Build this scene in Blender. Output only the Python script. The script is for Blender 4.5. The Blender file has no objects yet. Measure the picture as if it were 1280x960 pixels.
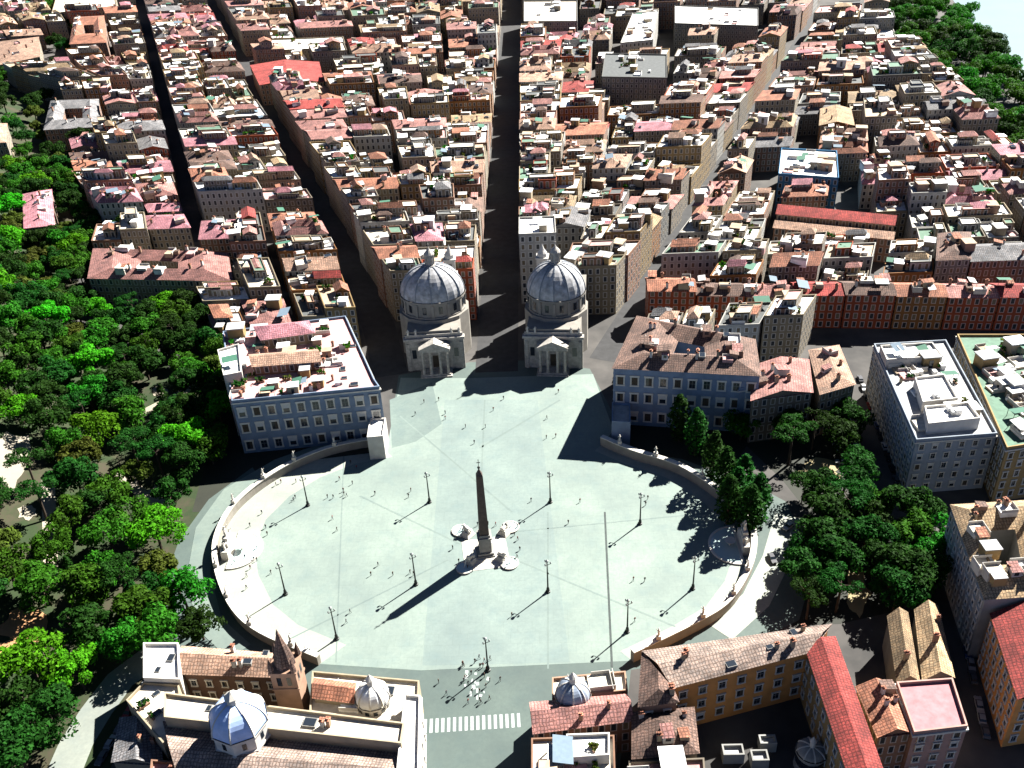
import bpy, bmesh, math, random
from mathutils import Vector, Matrix, noise
random.seed(11)
S = bpy.context.scene
COL = S.collection
PI = math.pi

# ------------------------------------------------------------------ camera, sky, sun, exposure
CX = Vector((0.99893031, 0.00908276, -0.04534021))     # camera right
CY = Vector((-0.03307187, -0.54496587, -0.83780574))   # camera down
CZ = Vector((-0.03231846, 0.83840903, -0.54408254))    # camera forward
CP = Vector((19.285, -217.996, 203.0))
FP = 1200.0                                            # focal length in photo pixels (1280 wide)
cd = bpy.data.cameras.new('camera'); cam = bpy.data.objects.new('camera', cd); COL.objects.link(cam)
cd.sensor_width = 36; cd.lens = 36 * FP / 1280; cd.clip_start = 1; cd.clip_end = 12000
mw = Matrix((CX, -CY, -CZ)).transposed().to_4x4(); mw.translation = CP; cam.matrix_world = mw
S.camera = cam
SUN_EL, SUN_AZ = math.radians(40.5), math.radians(46)  # azimuth from +Y towards +X
SKY = 0.05; SUN = 5.0
w = bpy.data.worlds.new('World'); S.world = w; w.use_nodes = True
nt = w.node_tree; bg = nt.nodes['Background']
sk = nt.nodes.new('ShaderNodeTexSky'); sk.sky_type = 'NISHITA'; sk.sun_disc = False
sk.sun_elevation = SUN_EL; sk.sun_rotation = SUN_AZ; sk.air_density = 0.3; sk.dust_density = 0.0; sk.ozone_density = 1.5; sk.altitude = 3000
nt.links.new(sk.outputs[0], bg.inputs[0]); bg.inputs[1].default_value = SKY
sl = bpy.data.lights.new('sun', 'SUN'); sl.energy = SUN; sl.angle = math.radians(0.5); sl.color = (1, 0.965, 0.9)
so = bpy.data.objects.new('sun', sl); COL.objects.link(so)
sd = Vector((math.sin(SUN_AZ) * math.cos(SUN_EL), math.cos(SUN_AZ) * math.cos(SUN_EL), math.sin(SUN_EL)))
so.rotation_euler = sd.to_track_quat('Z', 'Y').to_euler(); so.location = (300, 300, 400)
S.view_settings.view_transform = 'Standard'; S.view_settings.look = 'None'
S.view_settings.exposure = 2.45; S.view_settings.gamma = 1; S.view_settings.use_curve_mapping = False

# ------------------------------------------------------------------ survey helpers
def sstep(a, b, x):
    t = max(0.0, min(1.0, (x - a) / (b - a))); return t * t * (3 - 2 * t)
def lerp(a, b, t): return a + (b - a) * t
def interp(pts, x):
    if x <= pts[0][0]: return pts[0][1]
    for (a, u), (b, v) in zip(pts, pts[1:]):
        if x <= b: return u + (v - u) * (x - a) / (b - a)
    return pts[-1][1]
HB = [(-60, -118), (40, -118), (150, -165), (180, -205), (260, -235), (420, -300), (600, -420), (900, -640)]
def hill(x, y):
    d = interp(HB, y) - x
    return 20.0 * sstep(0, 85, d) * sstep(-140, -60, y)
def at(px, py, z=None):
    """Where the sight line through a photo pixel meets height z (or the ground)."""
    d = CX * (px - 640) + CY * (py - 480) + CZ * FP
    if z is not None:
        t = (z - CP.z) / d.z; return CP + d * t
    zz = 0.0
    for _ in range(40):
        p = CP + d * ((zz - CP.z) / d.z); zz = lerp(zz, hill(p.x, p.y), 0.5)
    p.z = hill(p.x, p.y); return p
def xy(px, py, z=0.0):
    p = at(px, py, z); return (p.x, p.y)
def proj(p):
    v = Vector(p) - CP; c = v.dot(CZ)
    return (640 + FP * v.dot(CX) / c, 480 + FP * v.dot(CY) / c)
def inpoly(x, y, poly):
    r = False; j = len(poly) - 1
    for i in range(len(poly)):
        a, b = poly[i], poly[j]
        if (a[1] > y) != (b[1] > y) and x < (b[0] - a[0]) * (y - a[1]) / (b[1] - a[1]) + a[0]: r = not r
        j = i
    return r
ORD = 'first second third fourth fifth sixth seventh eighth ninth tenth eleventh twelfth thirteenth fourteenth fifteenth sixteenth seventeenth eighteenth nineteenth twentieth'.split()
def ordn(n):
    if n < 20: return ORD[n]
    t = ['twenty', 'thirty', 'forty', 'fifty'][(n + 1) // 10 - 2]
    u = (n + 1) % 10
    return t + '-' + ORD[u - 1] if u else {'twenty': 'twentieth', 'thirty': 'thirtieth', 'forty': 'fortieth', 'fifty': 'fiftieth'}[t]

# ------------------------------------------------------------------ mesh builder
class MB:
    def __init__(s): s.v = []; s.f = []; s.u = []; s.m = []
    def face(s, pts, mat=0, uv=None):
        n = len(s.v); s.v += [tuple(p) for p in pts]; s.f.append(tuple(range(n, n + len(pts)))); s.m.append(mat)
        if uv is None:
            p = [Vector(q) for q in pts]; e = (p[1] - p[0])
            e = e.normalized() if e.length > 1e-6 else Vector((1, 0, 0))
            nn = e.cross(p[2] - p[0]); g = nn.cross(e); g = g.normalized() if g.length > 1e-9 else Vector((0, 1, 0))
            uv = [((q - p[0]).dot(e), (q - p[0]).dot(g)) for q in p]
        s.u += uv
    def box(s, c, d, rz=0.0, mat=0, bottom=False):
        x, y, z = d[0] / 2, d[1] / 2, d[2]; ca, sa = math.cos(rz), math.sin(rz)
        P = [(c[0] + a * ca - b * sa, c[1] + a * sa + b * ca) for a, b in ((-x, -y), (x, -y), (x, y), (-x, y))]
        s.prism(P, c[2], c[2] + z, mat, mat, bottom)
    def prism(s, P, z0, z1, mat=0, top=0, bottom=False, uvw=None):
        n = len(P); 
        for i in range(n):
            a, b = P[i], P[(i + 1) % n]
            uv = None
            if uvw:
                L = math.hypot(b[0] - a[0], b[1] - a[1]); k = max(1, round(L / uvw[0])); q = max(1, round((z1 - z0) / uvw[1]))
                o = i * 17.0; uv = [(o, 0), (o + k, 0), (o + k, q), (o, q)]
            s.face([(a[0], a[1], z0), (b[0], b[1], z0), (b[0], b[1], z1), (a[0], a[1], z1)], mat, uv)
        if top is not None: s.face([(p[0], p[1], z1) for p in P], top)
        if bottom: s.face([(p[0], p[1], z0) for p in reversed(P)], mat)
    def lathe(s, prof, c=(0, 0, 0), n=16, mat=0, sx=1, sy=1, a0=0.0, a1=2 * PI):
        full = abs(a1 - a0 - 2 * PI) < 1e-6
        for (r0, z0), (r1, z1) in zip(prof, prof[1:]):
            for i in range(n):
                t0 = a0 + (a1 - a0) * i / n; t1 = a0 + (a1 - a0) * (i + 1) / n
                q = [(c[0] + r * math.cos(t) * sx, c[1] + r * math.sin(t) * sy, c[2] + z) for r, t, z in ((r0, t0, z0), (r0, t1, z0), (r1, t1, z1), (r1, t0, z1))]
                if r1 < 1e-5: q = q[:3]
                elif r0 < 1e-5: q = [q[0], q[2], q[3]]
                s.face(q, mat)
    def ball(s, c, r, n=8, k=5, mat=0):
        r = r if isinstance(r, tuple) else (r, r, r)
        s.lathe([(math.sin(PI * i / k), -math.cos(PI * i / k) * r[2]) for i in range(k + 1)], c, n, mat, r[0], r[1])
    def tube(s, a, b, r0, r1, n=6, mat=0):
        a, b = Vector(a), Vector(b); d = (b - a).normalized(); e = d.orthogonal().normalized(); g = d.cross(e)
        for i in range(n):
            t0, t1 = 2 * PI * i / n, 2 * PI * (i + 1) / n
            s.face([a + (e * math.cos(t0) + g * math.sin(t0)) * r0, a + (e * math.cos(t1) + g * math.sin(t1)) * r0, b + (e * math.cos(t1) + g * math.sin(t1)) * r1, b + (e * math.cos(t0) + g * math.sin(t0)) * r1], mat)
        if r1 > 0.01: s.face([b + (e * math.cos(2 * PI * i / n) + g * math.sin(2 * PI * i / n)) * r1 for i in range(n)], mat)
    def mesh(s, name, mats, base=(0, 0, 0), smooth=False):
        me = bpy.data.meshes.new(name)
        bx, by, bz = base
        me.from_pydata([(x - bx, y - by, z - bz) for x, y, z in s.v], [], s.f)
        ul = me.uv_layers.new(name='UVMap')
        flat = [c for p in s.u for c in p]; ul.data.foreach_set('uv', flat)
        for m in (mats if isinstance(mats, (list, tuple)) else [mats]): me.materials.append(m)
        me.polygons.foreach_set('material_index', s.m)
        if smooth: me.polygons.foreach_set('use_smooth', [True] * len(s.f))
        me.update()
        if smooth:
            bm = bmesh.new(); bm.from_mesh(me); bmesh.ops.remove_doubles(bm, verts=bm.verts, dist=0.001); bm.to_mesh(me); bm.free()
        return me
    def build(s, name, mats, parent=None, base=(0, 0, 0), smooth=False):
        return put(name, s.mesh(name, mats, base, smooth), parent)
def put(name, me, parent=None, loc=(0, 0, 0), rz=0.0, sc=None):
    o = bpy.data.objects.new(name, me); COL.objects.link(o)
    o.location = loc
    if rz: o.rotation_euler = (0, 0, rz)
    if sc is not None: o.scale = sc if isinstance(sc, tuple) else (sc, sc, sc)
    if parent: o.parent = parent
    return o
LABELS = {}
def tag(o, label, cat, group=None, kind=None):
    o['label'] = label; o['category'] = cat
    if group: o['group'] = group
    if kind: o['kind'] = kind
    return o
def thing(name, label, cat, loc=(0, 0, 0), rz=0.0, group=None):
    o = bpy.data.objects.new(name, None); COL.objects.link(o); o.location = loc; o.rotation_euler = (0, 0, rz); o.empty_display_size = 0.5
    return tag(o, label, cat, group)
def struct(name, mb, mats, smooth=False):
    o = mb.build(name, mats, None, (0, 0, 0), smooth); o['kind'] = 'structure'; return o
KIDS = {}
def dup(root, loc, rz, label=None, group=None, sc=None):
    r = root.copy(); COL.objects.link(r); r.location = loc; r.rotation_euler = (0, 0, rz)
    if sc is not None: r.scale = (sc, sc, sc) if not isinstance(sc, tuple) else sc
    if label: r['label'] = label
    if group: r['group'] = group
    for ch in root.children:
        c = ch.copy(); COL.objects.link(c); c.parent = r
        for g in ch.children:
            d = g.copy(); COL.objects.link(d); d.parent = c
    return r

# ------------------------------------------------------------------ materials
def newmat(name, rough=0.85):
    m = bpy.data.materials.new(name); m.use_nodes = True
    b = m.node_tree.nodes['Principled BSDF']; b.inputs['Roughness'].default_value = rough
    b.inputs['Specular IOR Level'].default_value = 0.25
    return m, m.node_tree, b
def N(t, ty, **k):
    n = t.nodes.new(ty)
    for a, v in k.items(): setattr(n, a, v)
    return n
def mathn(t, op, a, b=None):
    n = N(t, 'ShaderNodeMath', operation=op)
    for i, q in enumerate((a, b)):
        if q is None: continue
        if hasattr(q, 'links') or hasattr(q, 'is_linked'): t.links.new(q, n.inputs[i])
        else: n.inputs[i].default_value = q
    return n.outputs[0]
def mixc(t, fac, a, b, blend='MIX'):
    n = N(t, 'ShaderNodeMix', data_type='RGBA', blend_type=blend)
    for k, q in ((0, fac), (6, a), (7, b)):
        if hasattr(q, 'is_linked'): t.links.new(q, n.inputs[k])
        elif k == 0: n.inputs[0].default_value = q
        else: n.inputs[k].default_value = (*q, 1)
    return n.outputs[2]
def noisec(t, co, scale, det=4, rough=0.6):
    n = N(t, 'ShaderNodeTexNoise'); n.inputs['Scale'].default_value = scale; n.inputs['Detail'].default_value = det; n.inputs['Roughness'].default_value = rough
    if co is not None: t.links.new(co, n.inputs['Vector'])
    return n.outputs[0]
def ramp(t, fac, a, b):
    n = N(t, 'ShaderNodeMapRange'); t.links.new(fac, n.inputs[0]); n.inputs[1].default_value = a; n.inputs[2].default_value = b
    return n.outputs[0]
KA = 0.42     # picture tone -> real-world base colour
def dim(c): return tuple(v * KA for v in c)
def mul(c, k): return tuple(max(0, min(0.95, v * k)) for v in c)
def geo(t): return N(t, 'ShaderNodeNewGeometry').outputs['Position']
def uvn(t): return N(t, 'ShaderNodeTexCoord').outputs['UV']
def orand(t): return N(t, 'ShaderNodeObjectInfo').outputs['Random']
def plain(name, c, rough=0.85, var=0.25, scale=0.6, rnd=0.0, metal=0.0):
    c = dim(c)
    m, t, b = newmat(name, rough)
    f = ramp(t, noisec(t, geo(t), scale), 0.3, 0.7)
    col = mixc(t, f, mul(c, 1 - var), mul(c, 1 + var))
    if rnd:
        r = ramp(t, orand(t), 0, 1); r = mathn(t, 'ADD', mathn(t, 'MULTIPLY', r, 2 * rnd), 1 - rnd)
        h = N(t, 'ShaderNodeHueSaturation'); t.links.new(r, h.inputs['Value']); t.links.new(col, h.inputs['Color']); col = h.outputs[0]
    t.links.new(col, b.inputs['Base Color']); b.inputs['Metallic'].default_value = metal
    return m
def tiles(name, c, row=0.8, grid=0.16):
    c = dim(c)
    m, t, b = newmat(name, 0.9)
    uv = uvn(t); p = geo(t)
    big = ramp(t, noisec(t, p, 0.22, 3), 0.35, 0.65)
    col = mixc(t, big, mul(c, 0.55), mul(c, 1.35))
    fine = ramp(t, noisec(t, p, 1.7, 3), 0.4, 0.6)
    col = mixc(t, mathn(t, 'MULTIPLY', fine, 0.75), col, mul((c[0] * 0.55, c[1] * 0.66, c[2] * 0.75), 0.85))
    # barrel tile courses: u runs along the eave
    br = N(t, 'ShaderNodeTexBrick'); wob = N(t, 'ShaderNodeVectorMath', operation='MULTIPLY_ADD'); nz = N(t, 'ShaderNodeTexNoise'); nz.inputs['Scale'].default_value = 0.7; nz.inputs['Detail'].default_value = 3; t.links.new(p, nz.inputs['Vector']); t.links.new(nz.outputs[1], wob.inputs[0]); wob.inputs[1].default_value = (0.9, 0.9, 0); t.links.new(uv, wob.inputs[2]); t.links.new(wob.outputs[0], br.inputs['Vector']); br.inputs['Scale'].default_value = 1.0
    br.inputs['Brick Width'].default_value = row; br.inputs['Row Height'].default_value = row * 1.15; br.inputs['Mortar Size'].default_value = grid * row
    br.inputs['Color1'].default_value = (1, 1, 1, 1); br.inputs['Color2'].default_value = (0.72, 0.7, 0.68, 1); br.inputs['Mortar'].default_value = (0.3, 0.27, 0.25, 1)
    br.offset = 0.0
    col = mixc(t, 0.8, col, br.outputs[0], 'MULTIPLY')
    r = mathn(t, 'ADD', mathn(t, 'MULTIPLY', orand(t), 0.5), 0.75)
    h = N(t, 'ShaderNodeHueSaturation'); t.links.new(r, h.inputs['Value']); t.links.new(col, h.inputs['Color'])
    t.links.new(h.outputs[0], b.inputs['Base Color'])
    bp = N(t, 'ShaderNodeBump'); bp.inputs['Strength'].default_value = 0.5; bp.inputs['Distance'].default_value = 0.15
    t.links.new(br.outputs[1], bp.inputs['Height']); bp.invert = True; t.links.new(bp.outputs[0], b.inputs['Normal'])
    return m
def wallmat(name, c, wins=True):
    """Plastered facade; UV counts window bays and storeys."""
    c = tuple(v * (0.56 if wins else 0.85) for v in dim(c))
    m, t, b = newmat(name, 0.9)
    p = geo(t)
    f = ramp(t, noisec(t, p, 0.35, 4), 0.3, 0.7)
    col = mixc(t, f, mul(c, 0.8), mul(c, 1.12))
    st = ramp(t, noisec(t, p, 1.4, 4), 0.52, 0.75)
    col = mixc(t, mathn(t, 'MULTIPLY', st, 0.35), col, mul((c[0] * 0.7, c[1] * 0.66, c[2] * 0.6), 0.8))
    r = mathn(t, 'ADD', mathn(t, 'MULTIPLY', orand(t), 0.3), 0.85)
    h = N(t, 'ShaderNodeHueSaturation'); t.links.new(r, h.inputs['Value']); t.links.new(col, h.inputs['Color']); col = h.outputs[0]
    if wins:
        s = N(t, 'ShaderNodeSeparateXYZ'); t.links.new(uvn(t), s.inputs[0])
        fu = mathn(t, 'FRACT', s.outputs[0]); fv = mathn(t, 'FRACT', s.outputs[1])
        au = mathn(t, 'ABSOLUTE', mathn(t, 'SUBTRACT', fu, 0.5)); av = mathn(t, 'ABSOLUTE', mathn(t, 'SUBTRACT', fv, 0.5))
        win = mathn(t, 'MULTIPLY', mathn(t, 'LESS_THAN', au, 0.2), mathn(t, 'LESS_THAN', av, 0.29))
        sur = mathn(t, 'MULTIPLY', mathn(t, 'LESS_THAN', au, 0.29), mathn(t, 'LESS_THAN', av, 0.36))
        cid = N(t, 'ShaderNodeCombineXYZ'); t.links.new(mathn(t, 'FLOOR', s.outputs[0]), cid.inputs[0]); t.links.new(mathn(t, 'FLOOR', s.outputs[1]), cid.inputs[1])
        wn = N(t, 'ShaderNodeTexWhiteNoise'); t.links.new(cid.outputs[0], wn.inputs['Vector'])
        shut = mathn(t, 'GREATER_THAN', wn.outputs[0], 0.62)
        wc = mixc(t, shut, (0.012, 0.015, 0.02), (0.09, 0.07, 0.045))
        col = mixc(t, sur, col, mul(tuple(lerp(v, 0.46, 0.45) for v in c), 1.0))
        col = mixc(t, win, col, wc)
        t.links.new(mathn(t, 'SUBTRACT', 0.9, mathn(t, 'MULTIPLY', win, 0.5)), b.inputs['Roughness'])
    t.links.new(col, b.inputs['Base Color'])
    return m
def leafmat(name, c, tr=0.34):
    m, t, b = newmat(name, 0.75); b.inputs['Specular IOR Level'].default_value = 0.06
    p = geo(t)
    col = mixc(t, ramp(t, noisec(t, p, 0.5, 2), 0.35, 0.65), mul(c, 0.55), mul(c, 1.5))
    r = mathn(t, 'ADD', mathn(t, 'MULTIPLY', orand(t), 0.7), 0.65)
    h = N(t, 'ShaderNodeHueSaturation'); t.links.new(r, h.inputs['Value']); t.links.new(col, h.inputs['Color'])
    hh = mathn(t, 'ADD', mathn(t, 'MULTIPLY', orand(t), 0.05), 0.475); t.links.new(hh, h.inputs['Hue'])
    t.links.new(h.outputs[0], b.inputs['Base Color'])
    tl = N(t, 'ShaderNodeBsdfTranslucent'); t.links.new(h.outputs[0], tl.inputs[0])
    mx = N(t, 'ShaderNodeMixShader'); mx.inputs[0].default_value = tr
    t.links.new(b.outputs[0], mx.inputs[1]); t.links.new(tl.outputs[0], mx.inputs[2])
    t.links.new(mx.outputs[0], t.nodes['Material Output'].inputs[0])
    return m

ROOF = {k: tiles('roof_' + k, c) for k, c in dict(terracotta=(0.8, 0.33, 0.2), rose=(0.92, 0.43, 0.37), red=(0.75, 0.12, 0.1), brown=(0.36, 0.22, 0.17), peach=(0.98, 0.6, 0.42), ochre=(0.82, 0.56, 0.32), grey=(0.42, 0.4, 0.4), taupe=(0.6, 0.44, 0.36)).items()}
ROOF['pink'] = tiles('roof_pink', (1.0, 0.42, 0.48))
FLAT = {k: plain('flat_' + k, c, 0.9, 0.22, 0.5, 0.15) for k, c in dict(white=(1.45, 1.43, 1.37), cream=(1.1, 1.0, 0.82), grey=(0.68, 0.68, 0.67), dark=(0.14, 0.15, 0.15), green=(0.16, 0.28, 0.2), pink=(0.78, 0.44, 0.42), tan=(0.62, 0.47, 0.33)).items()}
WALL = {k: wallmat('wall_' + k, c) for k, c in dict(cream=(0.68, 0.56, 0.38), ochre=(0.62, 0.42, 0.18), salmon=(0.62, 0.34, 0.22), white=(0.95, 0.92, 0.84), red=(0.75, 0.16, 0.06), beige=(0.5, 0.42, 0.32), orange=(0.62, 0.28, 0.09), blue=(0.12, 0.45, 0.85), grey=(0.42, 0.41, 0.38)).items()}
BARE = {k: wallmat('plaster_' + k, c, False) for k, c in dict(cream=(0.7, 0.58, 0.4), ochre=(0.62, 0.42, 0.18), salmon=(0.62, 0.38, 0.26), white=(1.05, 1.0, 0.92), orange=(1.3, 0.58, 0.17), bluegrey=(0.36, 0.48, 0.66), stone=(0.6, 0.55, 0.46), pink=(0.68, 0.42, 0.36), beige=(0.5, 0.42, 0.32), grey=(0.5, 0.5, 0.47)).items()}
GLASS, t_, b_ = newmat('window_glass', 0.15); b_.inputs['Base Color'].default_value = (0.012, 0.016, 0.022, 1); b_.inputs['Specular IOR Level'].default_value = 0.5
SHUT = plain('shutter', (0.1, 0.075, 0.05), 0.7)
STONE = plain('travertine', (0.95, 0.9, 0.8), 0.8, 0.12, 0.9)
STONEG = plain('grey_stone', (0.42, 0.41, 0.38), 0.85, 0.2, 0.7)
GRANITE = plain('dark_granite', (0.12, 0.085, 0.07), 0.6, 0.3, 1.2)
SLATE = plain('slate', (0.56, 0.56, 0.57), 0.6, 0.42, 0.45)
LEAD = plain('lead', (0.33, 0.36, 0.4), 0.5, 0.2, 0.6)
BRONZE = plain('bronze', (0.05, 0.05, 0.045), 0.5)
IRON = plain('iron', (0.02, 0.024, 0.024), 0.5)
LAMPG = plain('lamp_glass', (0.5, 0.55, 0.52), 0.3, 0.05)
BARK = plain('bark', (0.09, 0.065, 0.045), 0.95)
ASPH = plain('asphalt', (0.06, 0.06, 0.062), 0.9, 0.25, 0.3)
LEAF = dict(dark=leafmat('leaf_dark', (0.01, 0.038, 0.004)), mid=leafmat('leaf_mid', (0.02, 0.082, 0.004)), lime=leafmat('leaf_lime', (0.04, 0.18, 0.004), 0.4), olive=leafmat('leaf_olive', (0.045, 0.065, 0.008)))

# ------------------------------------------------------------------ ground, paving, roads, river
def grid_ground():
    xs = [-9000, -4000, -2000, -1200, -900] + [-700 + 20 * i for i in range(18)] + [-340 + 5 * i for i in range(50)] + [-90, -60, 0, 60, 120, 200, 300, 420, 600, 900, 1500, 3000, 9000]
    ys = [-4000, -1500, -600, -300] + [-200 + 5 * i for i in range(100)] + [300 + 20 * i for i in range(36)] + [1050, 1200, 1600, 2500, 5000, 12000]
    me = bpy.data.meshes.new('ground')
    v = [(x, y, hill(x, y)) for y in ys for x in xs]; nx = len(xs)
    f = [(j * nx + i, j * nx + i + 1, (j + 1) * nx + i + 1, (j + 1) * nx + i) for j in range(len(ys) - 1) for i in range(nx - 1)]
    me.from_pydata(v, [], f)
    m, t, b = newmat('urban_ground', 0.95)
    p = geo(t); n1 = ramp(t, noisec(t, p, 0.06, 4), 0.35, 0.65)
    t.links.new(mixc(t, n1, (0.03, 0.029, 0.028), (0.06, 0.056, 0.052)), b.inputs['Base Color'])
    me.materials.append(m)
    m, t, b = newmat('park_ground', 0.95)
    p = geo(t); n1 = ramp(t, noisec(t, p, 0.08, 5), 0.45, 0.6); n2 = ramp(t, noisec(t, p, 0.9, 4), 0.3, 0.7)
    c = mixc(t, n1, (0.012, 0.022, 0.007), (0.035, 0.027, 0.018)); c = mixc(t, mathn(t, 'MULTIPLY', n2, 0.5), c, (0.02, 0.035, 0.01))
    t.links.new(c, b.inputs['Base Color']); me.materials.append(m)
    mi = []
    for q in f:
        x = sum(v[k][0] for k in q) / 4; y = sum(v[k][1] for k in q) / 4
        mi.append(1 if (-700 < x < interp([(-60, -90), (50, -90), (70, -96), (100, -106), (160, -200), (260, -218), (600, -390), (900, -600)], y) and -200 < y < 560) else 0)
    me.polygons.foreach_set('material_index', mi); me.update()
    o = put('ground', me); o['kind'] = 'structure'
grid_ground()
def sheet(name, poly, z, mat):
    mb = MB(); mb.face([(p[0], p[1], z) for p in poly]); return struct(name, mb, mat)
def ribbon(name, pts, wd, mat, dz=0.06, follow=True, step=3.0):
    """A road or path of constant width laid on the terrain."""
    q = []
    for a, b in zip(pts, pts[1:]):
        n = max(1, int(math.hypot(b[0] - a[0], b[1] - a[1]) / step))
        q += [(lerp(a[0], b[0], i / n), lerp(a[1], b[1], i / n)) for i in range(n)]
    q.append(pts[-1]); mb = MB(); L = []
    for i, p in enumerate(q):
        a, b = q[max(0, i - 1)], q[min(len(q) - 1, i + 1)]; d = Vector((b[0] - a[0], b[1] - a[1])).normalized(); nn = Vector((-d.y, d.x))
        L.append([(p[0] + nn.x * k * wd / 2, p[1] + nn.y * k * wd / 2) for k in (1, 0, -1)])
    for r0, r1 in zip(L, L[1:]):
        for k in range(2):
            c = [r0[k], r1[k], r1[k + 1], r0[k + 1]]
            mb.face([(x, y, (hill(x, y) if follow else 0) + dz) for x, y in reversed(c)])
    return struct(name, mb, mat)
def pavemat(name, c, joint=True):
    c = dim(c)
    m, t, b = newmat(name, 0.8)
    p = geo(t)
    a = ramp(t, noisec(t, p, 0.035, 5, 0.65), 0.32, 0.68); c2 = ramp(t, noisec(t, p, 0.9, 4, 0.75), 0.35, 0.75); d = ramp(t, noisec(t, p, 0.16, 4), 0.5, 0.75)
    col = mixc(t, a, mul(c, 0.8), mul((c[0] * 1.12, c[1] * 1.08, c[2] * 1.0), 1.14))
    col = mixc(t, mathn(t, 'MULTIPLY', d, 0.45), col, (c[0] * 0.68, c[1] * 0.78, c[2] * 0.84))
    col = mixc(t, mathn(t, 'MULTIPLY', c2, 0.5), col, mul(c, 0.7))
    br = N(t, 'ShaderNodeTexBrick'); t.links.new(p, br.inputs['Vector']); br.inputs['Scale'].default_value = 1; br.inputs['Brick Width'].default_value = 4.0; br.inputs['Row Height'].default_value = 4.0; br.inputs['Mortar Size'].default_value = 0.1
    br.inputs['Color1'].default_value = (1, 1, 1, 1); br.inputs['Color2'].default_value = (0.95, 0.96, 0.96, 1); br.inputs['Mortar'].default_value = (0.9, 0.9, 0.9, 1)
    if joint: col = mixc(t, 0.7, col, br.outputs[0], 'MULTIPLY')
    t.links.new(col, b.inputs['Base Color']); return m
PAVE = pavemat('cobble_paving', (0.305, 0.39, 0.36))
PALE = pavemat('pale_paving', (0.47, 0.51, 0.46))
ROADM = pavemat('road_cobble', (0.13, 0.18, 0.17), False)
WALKM = pavemat('park_gravel', (0.5, 0.45, 0.36), False)
EARTH = pavemat('orange_earth', (0.5, 0.27, 0.13), False)
SAND = pavemat('sand_path', (0.55, 0.45, 0.24), False)
WL = [xy(*p) for p in [(474, 556), (420, 566), (370, 585), (325, 612), (290, 645), (272, 685), (275, 725), (295, 770), (330, 800), (400, 830)]]
WR = [xy(*p) for p in [(790, 826), (860, 792), (905, 765), (930, 730), (941, 695), (935, 660), (900, 625), (850, 592), (790, 572), (752, 556)]]
ring = [(-70, -52), (-20, -50), (-14, -100), (30, -100), (40, -46), (66, -42), (88, -30), (97, -10), (96, 20), (78, 40), (60, 52), (46, 66), (38, 104), (12, 112), (-10, 112), (-38, 104), (-37, 62), (-92, 62), (-80, 52), (-94, 30), (-98, 10), (-97, -10), (-84, -40)]
sheet('road_around_piazza', ring, 0.012, ROADM)
piazza = WL + [(-16, -44.5), (13, -43.7)] + WR + [(44, 62), (39, 100), (11, 100), (-9, 100), (-37, 102), (-37, 60)]
sheet('piazza_paving', piazza, 0.03, PAVE)
def strip(name, a, b, wd, z, mat):
    d = Vector((b[0] - a[0], b[1] - a[1])).normalized(); n = Vector((-d.y, d.x)) * wd / 2
    return sheet(name, [(a[0] - n.x, a[1] - n.y), (b[0] - n.x, b[1] - n.y), (b[0] + n.x, b[1] + n.y), (a[0] + n.x, a[1] + n.y)], z, mat)
DRAIN = plain('drain_line', (0.07, 0.09, 0.085), 0.8)
JOINT = pavemat('paving_band', (0.235, 0.31, 0.295), False)
strip('paving_drain', xy(756, 640), xy(765, 834), 0.6, 0.052, DRAIN)
for a, b, wd in (((685, 640), (685, 836), 0.5), ((450, 620), (575, 680), 0.6), ((645, 700), (860, 790), 0.6), ((560, 700), (360, 800), 0.5), ((640, 665), (900, 640), 0.5), ((600, 640), (606, 500), 0.6), ((500, 520), (640, 640), 0.6), ((700, 500), (600, 560), 0.8), ((430, 566), (420, 828), 0.4)):
    strip('paving_band', xy(*a), xy(*b), wd, 0.046, JOINT)
sheet('paving_field', [xy(*p) for p in ((556, 500), (672, 500), (712, 828), (528, 832))], 0.036, pavemat('cobble_axis', (0.275, 0.36, 0.345)))
# darker cobble fields between the churches, pale rims by the exedra walls
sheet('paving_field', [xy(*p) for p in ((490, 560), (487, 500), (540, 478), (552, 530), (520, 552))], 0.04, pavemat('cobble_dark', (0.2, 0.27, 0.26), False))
def rim(name, pts, off, z, mat):
    c = Vector((0, 5)); mb = MB()
    for a, b in zip(pts, pts[1:]):
        a2 = (lerp(a[0], 0, off), lerp(a[1], 5, off)); b2 = (lerp(b[0], 0, off), lerp(b[1], 5, off))
        mb.face([(a[0], a[1], z), (b[0], b[1], z), (b2[0], b2[1], z), (a2[0], a2[1], z)])
    return struct(name, mb, mat)
rim('pale_pavement', WL, 0.14, 0.042, PALE); rim('pale_pavement', WR, 0.07, 0.042, PALE)
SOIL_SHADE = pavemat('soil_and_shade', (0.035, 0.04, 0.028), False)
sheet('soil_and_shade', [(48, 50), (66, 44), (80, 34), (90, 52), (92, 58), (50, 66)], 0.06, SOIL_SHADE)
sheet('soil_and_shade', [(-92, 60), (-40, 60), (-42, 53), (-62, 50), (-80, 42)], 0.058, SOIL_SHADE)  # dark sheet: shade before the park-side palace painted as ground colour
sheet('soil_and_shade', [xy(*p) for p in ((978, 600), (905, 530), (960, 498), (1050, 505), (1068, 560), (1078, 640), (1165, 655), (1170, 740), (1115, 765), (1050, 780), (990, 782), (1003, 720), (1025, 660))], 0.008, SOIL_SHADE)
sheet('soil_and_shade', [xy(*p) for p in ((418, 560), (350, 574), (262, 640), (240, 640), (262, 560), (290, 470), (300, 560))], 0.008, SOIL_SHADE)
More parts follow.
